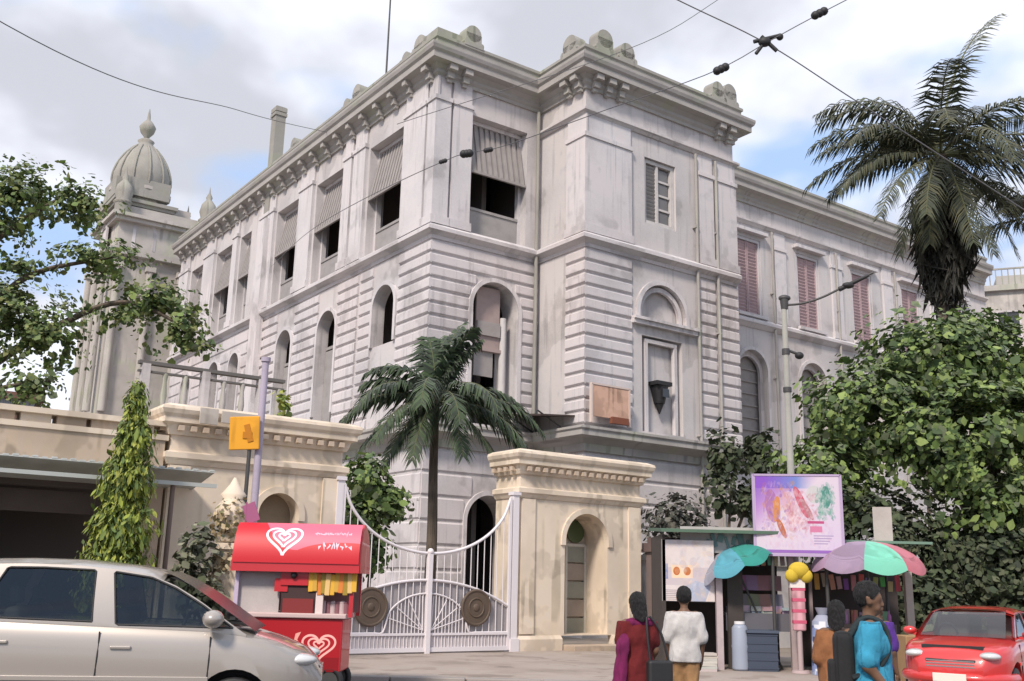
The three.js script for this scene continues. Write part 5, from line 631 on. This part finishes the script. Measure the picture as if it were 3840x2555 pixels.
    part('dashboard', rbox(0.42, 0.24, hw * 1.6, 0.08, C.ws[0] - 0.32, C.ws[1] - 0.12, 0), M.darkmetal, t); part('steering_wheel', new THREE.TorusGeometry(0.18, 0.018, 8, 26).rotateY(Math.PI / 2 - 0.4).translate(C.ws[0] - 0.66, C.ws[1] + 0.02, 0.36), M.black, t); part('floor', box(L * 0.8, 0.04, hw * 1.7, -L * 0.52, 0.5, 0), M.black, t); }
  part('windscreen', scr(C.ws[0], C.ws[1], C.ws[2], C.ws[3], 0.86, 0.88), C.screen ?? C.glass, t); part('rear_window', scr(rr + 0.1, roof(rr + 0.1), rr + 0.34, C.roofH - 0.1, 0.8, 0.8), C.glass, t);
  part('grille', [rbox(0.06, 0.13, hw * 0.9, 0.02, C.grille[0], C.grille[1], 0)], M.black, t); for (let i = 0; i < 3; i++) part('grille_bar', box(0.02, 0.015, hw * 0.86, C.grille[0] + 0.035, C.grille[1] - 0.04 + i * 0.04, 0), std(0.6, 0.6, 0.6, { metalness: 0.8, roughness: 0.25 }), t);
  part('bumper', [tube([[-0.62, 0.42, hw * 0.97], [-0.28, 0.42, hw * 0.86], [-0.06, 0.42, hw * 0.55], [0.0, 0.42, 0], [-0.06, 0.42, -hw * 0.55], [-0.28, 0.42, -hw * 0.86], [-0.62, 0.42, -hw * 0.97]], 0.085, 30, 10)], C.paint, t); part('air_intake', rbox(0.05, 0.1, hw, 0.02, -0.03, 0.28, 0), M.black, t);
  part('number_plate', rbox(0.02, 0.12, 0.46, 0.006, 0.09, 0.43, 0), std(0.72, 0.7, 0.62), t);
  return t;
}
const tint = phy(0.34, 0.38, 0.38, { roughness: 0.02, transmission: 1, thickness: 0, ior: 1.6 });
car('silver_car', 'beige silver people carrier with tinted windows in the left foreground', [-1.97, 0, -11.5], 0.15, {
  len: 4.55, hw: 0.87, wr: 0.32, roofH: 1.75, axles: [-0.84, -3.55],
  top: [[0, 0.66], [-0.06, 0.76], [-0.2, 0.86], [-0.45, 0.96], [-0.8, 1.05], [-1.1, 1.085], [-2.2, 1.12], [-3.4, 1.16], [-4.4, 1.17], [-4.55, 1.1]], bot: [[0, 0.34], [-0.1, 0.24], [-0.5, 0.22], [-4, 0.24], [-4.55, 0.36]],
  roof: [[-0.66, 1.03], [-0.95, 1.22], [-1.25, 1.42], [-1.5, 1.56], [-1.75, 1.66], [-2.0, 1.705], [-2.5, 1.745], [-3.0, 1.75], [-3.8, 1.72], [-4.25, 1.66], [-4.48, 1.14]],
  windows: [[[-0.9, 1.11], [-1.22, 1.325], [-1.5, 1.485], [-1.75, 1.585], [-2.12, 1.635], [-2.03, 1.125]], [[-2.26, 1.15], [-2.3, 1.645], [-2.8, 1.66], [-3.14, 1.655], [-3.36, 1.18]], [[-3.47, 1.2], [-3.26, 1.65], [-3.9, 1.63], [-4.18, 1.58], [-4.3, 1.22]]],
  seams: [-1.12, -2.18, -3.3], handles: [-1.95, -3.1], mirror: [-1.08, 1.2], ms: 1.3, lamp: [-0.22, 0.8], ws: [-0.7, 1.04, -1.68, 1.64], grille: [-0.05, 0.66],
  paint: phy(0.37, 0.335, 0.30, { roughness: 0.32, metalness: 0.25, clearcoat: 1, clearcoatRoughness: 0.06 }), glass: tint, screen: phy(0.03, 0.033, 0.036, { roughness: 0.22, ior: 1.35 }), seats: [-1.75, -2.75, -3.7] });
car('red_car', 'red hatchback facing the camera at the right edge', [6.5, 0, -15.4], -2.2, {
  len: 3.7, hw: 0.78, wr: 0.29, roofH: 1.42, axles: [-0.72, -3.05],
  top: [[0, 0.62], [-0.05, 0.72], [-0.2, 0.82], [-0.5, 0.89], [-0.95, 0.95], [-2, 0.97], [-3.5, 0.99], [-3.7, 0.92]], bot: [[0, 0.3], [-0.1, 0.22], [-3.3, 0.22], [-3.7, 0.36]],
  roof: [[-0.85, 0.93], [-1.2, 1.14], [-1.55, 1.33], [-1.8, 1.4], [-2.3, 1.42], [-2.9, 1.39], [-3.3, 1.3], [-3.65, 0.98]],
  windows: [[[-1.2, 0.99], [-1.42, 1.12], [-1.75, 1.3], [-2.15, 1.33], [-2.12, 1.0]], [[-2.25, 1.0], [-2.28, 1.335], [-2.85, 1.31], [-3.1, 1.02]]],
  seams: [-1.1, -2.18, -3.05], handles: [-1.95, -2.9], mirror: [-1.3, 1.03], lamp: [-0.18, 0.74], ws: [-0.9, 0.95, -1.72, 1.38], grille: [-0.04, 0.62],
  paint: phy(0.56, 0.03, 0.028, { roughness: 0.35, clearcoat: 1, clearcoatRoughness: 0.08 }), glass: phy(0.55, 0.6, 0.6, { roughness: 0.02, transmission: 1, thickness: 0, ior: 1.7 }), seats: [-1.75, -2.7] });
// dark parked car behind the silver one
{
  const t = thing('dark_scooter', 'dark blue parked scooter partly hidden behind the silver car', 'scooter', [-4.1, 0.0, -14.2], 0.2);
  part('body', [ball(0.28, -0.35, 0.72, 0, 1.4, 0.6, 0.6, 14), rbox(0.5, 0.2, 0.28, 0.06, 0.1, 0.42, 0), rbox(0.1, 0.62, 0.34, 0.05, 0.48, 0.72, 0, 0, 0, 0.25)], phy(0.02, 0.025, 0.06, { roughness: 0.3, clearcoat: 1 }), t); part('seat', rbox(0.72, 0.12, 0.3, 0.05, -0.3, 0.9, 0), M.black, t); part('handlebar', [rod([0.42, 1.05, -0.32], [0.42, 1.05, 0.32], 0.02), ball(0.12, 0.48, 1.04, 0, 1, 0.8, 1.2)], M.darkmetal, t); part('headlight', ball(0.07, 0.58, 1.04, 0, 0.6, 1, 1), phy(0.6, 0.6, 0.6, { roughness: 0.1 }), t);
  for (const x of [0.62, -0.6]) part('wheel', [new THREE.TorusGeometry(0.2, 0.05, 8, 22).translate(x, 0.25, 0), cyl(0.13, 0.13, 0.06, x, 0.25, 0, 14, Math.PI / 2)], M.black, t);
}
// ------------------------------------------------------------------ people
const capD = (p, b) => { const [ax, ay, az, ra, bx, by, bz, rb] = b, dx = bx - ax, dy = by - ay, dz = bz - az, l = dx * dx + dy * dy + dz * dz || 1e-9; let t = ((p[0] - ax) * dx + (p[1] - ay) * dy + (p[2] - az) * dz) / l; t = t < 0 ? 0 : t > 1 ? 1 : t; const x = p[0] - ax - dx * t, y = p[1] - ay - dy * t, z = p[2] - az - dz * t; return Math.sqrt(x * x + y * y + z * z) - (ra + (rb - ra) * t); };
const smin = (a, b, k) => { const h = Math.max(k - Math.abs(a - b), 0) / k; return Math.min(a, b) - h * h * k * 0.25; };
function sdfGeo(bones, k, cell, clip, grow = 0, ripple) {
  let lo = [9, 9, 9], hi = [-9, -9, -9]; for (const b of bones) for (let i = 0; i < 3; i++) { lo[i] = Math.min(lo[i], b[i] - b[3], b[i + 4] - b[7]); hi[i] = Math.max(hi[i], b[i] + b[3], b[i + 4] + b[7]); }
  const c = [0, 1, 2].map(i => (lo[i] + hi[i]) / 2), half = Math.max(...[0, 1, 2].map(i => (hi[i] - lo[i]) / 2)) + grow + 4 * cell, n = Math.min(150, Math.ceil(2 * half / cell)), mc = new MarchingCubes(n, M.black, false, false, 120000); mc.isolation = 0;
  const f = mc.field, p = [0, 0, 0]; let o = 0;
  for (let z = 0; z < n; z++) for (let y = 0; y < n; y++) for (let x = 0; x < n; x++, o++) {
    p[0] = c[0] + (x - n / 2) / (n / 2) * half; p[1] = c[1] + (y - n / 2) / (n / 2) * half; p[2] = c[2] + (z - n / 2) / (n / 2) * half;
    let d = 1; if (p[0] > lo[0] - 0.1 && p[0] < hi[0] + 0.1 && p[2] > lo[2] - 0.1 && p[2] < hi[2] + 0.1) { d = 9; for (const b of bones) d = smin(d, capD(p, b), k); d -= grow; if (ripple && d < 0.08) d += ripple(p[0], p[1], p[2]); if (clip) d = Math.max(d, clip(p[0], p[1], p[2])); }
    f[o] = -d;
  }
  mc.update(); const N = mc.count, P = new Float32Array(N * 3), Q = new Float32Array(N * 3); for (let i = 0; i < N; i++) { for (let j = 0; j < 3; j++) { P[3 * i + j] = c[j] + mc.positionArray[3 * i + j] * half; Q[3 * i + j] = mc.normalArray[3 * i + j]; } }
  const g = new THREE.BufferGeometry(); g.setAttribute('position', new THREE.BufferAttribute(P, 3)); g.setAttribute('normal', new THREE.BufferAttribute(Q, 3)); return g;
}
function person(label, pos, turn, o) {
  const t = thing('person', label, 'person', pos, turn); t.scale.set(0.83, 1, 0.88).multiplyScalar(o.h / 1.66);
  const arms = o.arms ?? { [-1]: [[0.235, 1.07, -0.03], [0.235, 0.83, 0.05]], [1]: [[0.235, 1.07, -0.03], [0.235, 0.83, 0.05]] }, st = o.stride ?? 0;
  const torso = [[-0.09, 1.22, 0, 0.125, 0.09, 1.22, 0, 0.125], [-0.125, 1.325, -0.015, 0.07, 0.125, 1.325, -0.015, 0.07], [-0.055, 1.03, 0, 0.112, 0.055, 1.03, 0, 0.112], [-0.07, 0.9, -0.01, 0.122, 0.07, 0.9, -0.01, 0.122], [0, 1.28, 0, 0.12, 0, 0.95, 0, 0.115]];
  const legs = [], up = [], fore = [], feet = [], hands = [];
  for (const s of [-1, 1]) {
    const kz = 0.03 + s * st * 0.16, az = -0.02 + s * st * 0.3; legs.push([s * 0.088, 0.86, 0, 0.094, s * 0.095, 0.47, kz, 0.06], [s * 0.095, 0.47, kz, 0.06, s * 0.098, 0.09, az, 0.04]); feet.push([s * 0.1, 0.06, az - 0.02, 0.045, s * 0.115, 0.035, az + 0.16, 0.036]);
    const [e, w] = arms[s]; up.push([s * 0.18, 1.335, -0.015, 0.06, s * e[0], e[1], e[2], 0.043]); fore.push([s * e[0], e[1], e[2], 0.042, s * w[0], w[1], w[2], 0.028]);
    const d = V3(w[0] - e[0], w[1] - e[1], w[2] - e[2]).normalize(), q = V3(0, 0, 1).addScaledVector(d, -d.z).normalize(), inn = V3(-1, 0, 0), at = (a, b, c) => { const v = V3(w[0], w[1], w[2]).addScaledVector(d, a).addScaledVector(q, b).addScaledVector(inn, c); return [s * v.x, v.y, v.z]; };
    hands.push([...at(0.0, 0, 0), 0.026, ...at(0.05, 0.008, 0.004), 0.026], [...at(0.04, 0.022, 0.004), 0.018, ...at(0.075, 0.026, 0.008), 0.016], [...at(0.04, -0.018, 0.004), 0.018, ...at(0.072, -0.022, 0.008), 0.015]);
    [[0.03, 0.062], [0.011, 0.072], [-0.009, 0.066], [-0.028, 0.05]].forEach(([b, l]) => hands.push([...at(0.08, b, 0.006), 0.0095, ...at(0.08 + l * 0.5, b * 1.08, 0.014), 0.009], [...at(0.08 + l * 0.5, b * 1.08, 0.014), 0.009, ...at(0.08 + l * 0.9, b * 1.05, 0.034), 0.0075])); hands.push([...at(0.025, 0.03, 0.012), 0.013, ...at(0.058, 0.05, 0.026), 0.0105], [...at(0.058, 0.05, 0.026), 0.0105, ...at(0.085, 0.053, 0.034), 0.009]);
  }
  const hd = [[0, 1.575, -0.012, 0.092, 0, 1.565, 0.012, 0.088], [0, 1.52, 0.02, 0.07, 0, 1.466, 0.052, 0.034], [0, 1.545, 0.094, 0.011, 0, 1.512, 0.108, 0.015], [-0.035, 1.487, 0.06, 0.022, 0.035, 1.487, 0.06, 0.022], [-0.028, 1.566, 0.078, 0.016, 0.028, 1.566, 0.078, 0.016], [-0.088, 1.53, -0.005, 0.018, -0.094, 1.56, -0.014, 0.016], [0.088, 1.53, -0.005, 0.018, 0.094, 1.56, -0.014, 0.016], [0, 1.37, -0.015, 0.054, 0, 1.49, -0.005, 0.05]];
  const skin = o.skin ?? std(0.16, 0.085, 0.05, { roughness: 0.6 }), T = torso.map(b => [...b]);
  part('body', [sdfGeo([...torso, ...legs, ...up, ...fore, ...(o.shoes ? [] : feet), [0, 1.3, -0.01, 0.07, 0, 1.42, -0.01, 0.052]], 0.05, 0.016), sdfGeo(hd, 0.03, 0.006), ...[0, 1].map(i => sdfGeo(hands.slice(i * 13, i * 13 + 13), 0.008, 0.004))], skin, t);
  for (const s of [-1, 1]) part('eye', ball(0.011, s * 0.033, 1.543, 0.084, 1, 0.7, 0.7, 10), M.black, t);
  const hairB = [[0, 1.585, -0.022, 0.1, 0, 1.585, 0.0, 0.098], ...(o.long ? [[0, 1.56, -0.07, 0.07, 0, 1.3, -0.125, 0.06], [-0.05, 1.52, -0.06, 0.05, -0.06, 1.36, -0.1, 0.04], [0.05, 1.52, -0.06, 0.05, 0.06, 1.36, -0.1, 0.04]] : [])];
  part('hair', sdfGeo(hairB, 0.03, 0.007, (x, y, z) => Math.max((z - 0.03 - (y - 1.56) * 1.1) * 0.7, (1.53 - y) * 0.8 - (o.long ? 9 : 0) - Math.max(0, -z) * 0.5), 0.008, (x, y, z) => 0.008 * noise3.noise(x * 40, y * 22, z * 40) + 0.006 * noise3.noise(x * 100, y * 30, z * 100)), std(0.012, 0.011, 0.011, { roughness: 0.7, bumpMap: hairBump, bumpScale: 0.012 }), t);
  const wr = (x, y, z) => 0.018 * noise3.noise(x * 8 + o.h * 31, y * 6 + x * 5, z * 8) + 0.006 * noise3.noise(x * 18, y * 14 + o.h * 7, z * 18);
  const sl = o.sleeve ?? 0.75, sleeves = up.map(b => [b[0], b[1], b[2], 0.068, b[0] + (b[4] - b[0]) * sl, b[1] + (b[5] - b[1]) * sl, b[2] + (b[6] - b[2]) * sl, 0.066]);
  if (o.hem) { const hem = o.hem; part('shirt', sdfGeo([...T.slice(0, 3), T[4], [-0.07, 0.93, -0.01, 0.128, 0.07, 0.93, -0.01, 0.128], [-0.07, hem, -0.01, 0.132, 0.07, hem, -0.01, 0.132], ...sleeves], 0.05, 0.014, (x, y, z) => Math.max(hem - y, Math.min(y - 1.385 - Math.abs(z) * 0.1, 0.2)), 0.024, wr), o.shirt, t); part('collar', new THREE.TorusGeometry(0.066, 0.016, 8, 22).rotateX(Math.PI / 2 - 0.15).translate(0, 1.392, -0.008), o.shirt, t); }
  if (o.trousers) part('trousers', sdfGeo([...T.slice(3, 4), ...legs.map(b => [b[0], b[1], b[2], b[3] + 0.012, b[4], b[5], b[6], Math.max(b[7] + 0.022, 0.07)])], 0.04, 0.014, (x, y, z) => Math.max(y - 1.0, 0.1 - y), 0.016, wr), o.trousers, t);
  if (o.dress) part('dress', sdfGeo([...T, ...sleeves, [0, 0.95, 0, 0.16, 0, 0.16, 0, 0.24], [-0.07, 0.9, 0, 0.13, -0.12, 0.2, 0.03, 0.17], [0.07, 0.9, 0, 0.13, 0.12, 0.2, -0.02, 0.17]], 0.06, 0.015, (x, y, z) => Math.max(0.12 - y, y - 1.38), 0.028, (x, y, z) => wr(x, y, z) + 0.014 * Math.sin(Math.atan2(z, x) * 9 + 2 * noise3.noise(x * 3, y * 2, z * 3)) * (1 - sm(0.3, 1.0, y))), o.dress, t);
  if (o.drape) part('scarf', sdfGeo(o.drape.bones, 0.07, 0.014, null, 0.0, (x, y, z) => wr(x, y, z) * 1.3), o.drape.mat, t);
  if (o.shoes) part('shoe', [sdfGeo(feet.slice(0, 1).map(b => [b[0], b[1], b[2], b[3] + 0.01, b[4], b[5], b[6], b[7] + 0.01]), 0.02, 0.01), sdfGeo(feet.slice(1).map(b => [b[0], b[1], b[2], b[3] + 0.01, b[4], b[5], b[6], b[7] + 0.01]), 0.02, 0.01)], o.shoes, t);
  return t;
}
const hairBump = tex(256, 0.12, (u, v) => n2(u * 60, v * 5, 60, 5) * 0.7 + 0.3 * n3(u * 120, v * 9, 120, 9), false);
const clothBump = tex(256, 0.35, (u, v) => oct(n1, u, v, 10, 4) * 0.7 + 0.3 * (((u * 64 | 0) + (v * 64 | 0)) % 2), false);
const cloth = (r, g, b) => std(r, g, b, { roughness: 0.95, map: grainMap, bumpMap: clothBump, bumpScale: 0.006 });
person('woman in dark red dress with magenta scarf walking away, long black hair', [1.32, 0, -10.5], Math.PI + 0.25, { h: 1.53, long: true, sleeve: 0.6, dress: cloth(0.16, 0.012, 0.014), drape: { mat: cloth(0.20, 0.012, 0.09), bones: [[0.14, 1.36, -0.04, 0.05, 0.24, 1.12, -0.1, 0.07], [0.24, 1.12, -0.1, 0.07, 0.3, 0.6, -0.08, 0.11], [0.3, 0.6, -0.08, 0.11, 0.33, 0.25, -0.06, 0.09], [0.1, 1.36, -0.1, 0.045, -0.14, 1.36, -0.1, 0.045]] }, stride: 0.5, arms: { [-1]: [[0.24, 1.08, -0.02], [0.2, 0.86, 0.12]], [1]: [[0.25, 1.08, -0.02], [0.24, 0.85, 0.08]] } });
{ const b = thing('handbag', 'black handbag hanging at the dark red dressed woman\'s right side', 'bag', [1.52, 0.78, -10.36], 0.3); part('bag', rbox(0.26, 0.26, 0.1, 0.03, 0, 0, 0), M.black, b); part('strap', tube([[-0.1, 0.12, 0], [-0.12, 0.4, -0.02], [-0.1, 0.55, -0.05], [0.02, 0.4, -0.02], [0.1, 0.12, 0]], 0.012, 20, 6), M.black, b); }
person('man in loose white shirt and tan trousers seen from behind', [2.05, 0, -12], Math.PI - 0.1, { h: 1.6, hem: 0.82, shirt: cloth(0.68, 0.66, 0.64), trousers: cloth(0.42, 0.24, 0.11), shoes: M.black, stride: 0.4, sleeve: 0.85, arms: { [-1]: [[0.25, 1.07, -0.02], [0.24, 0.84, 0.08]], [1]: [[0.25, 1.07, -0.02], [0.24, 0.84, 0.08]] } });
person('man in sky blue shirt walking right with a backpack', [2.79, 0, -8], Math.PI / 2 - 0.25, { h: 1.66, hem: 0.86, shirt: cloth(0.05, 0.36, 0.56), trousers: cloth(0.05, 0.05, 0.06), shoes: M.black, stride: 0.7, sleeve: 0.8, arms: { [-1]: [[0.25, 1.08, -0.06], [0.22, 0.88, 0.12]], [1]: [[0.25, 1.09, -0.08], [0.22, 0.9, 0.1]] } });
{ const a = Math.PI / 2 - 0.25, b = thing('backpack', 'dark backpack worn by the man in the sky blue shirt', 'backpack', [2.79, 0, -8], a); b.scale.set(0.83, 1, 0.92); part('pack', [rbox(0.3, 0.42, 0.16, 0.06, 0, 1.1, -0.225), rbox(0.24, 0.2, 0.07, 0.03, 0, 1.0, -0.32)], cloth(0.025, 0.025, 0.027), b); for (const s of [-1, 1]) part('strap', tube([[s * 0.1, 1.28, -0.17], [s * 0.11, 1.415, -0.05], [s * 0.115, 1.37, 0.09], [s * 0.13, 1.2, 0.125], [s * 0.165, 1.06, 0.03], [s * 0.14, 0.98, -0.17]], 0.02, 26, 8), cloth(0.03, 0.045, 0.05), b); }
person('person in orange brown clothes standing behind the man in blue', [3.17, 0, -10], Math.PI - 0.4, { h: 1.5, long: true, sleeve: 0.9, dress: cloth(0.36, 0.15, 0.06) });
person('person in purple top standing right of the man in blue', [4.05, 0, -11.4], 2.2, { h: 1.55, hem: 0.85, sleeve: 0.8, shirt: cloth(0.11, 0.035, 0.30), trousers: cloth(0.03, 0.03, 0.05), shoes: M.black });
renderer.render(scene, camera);
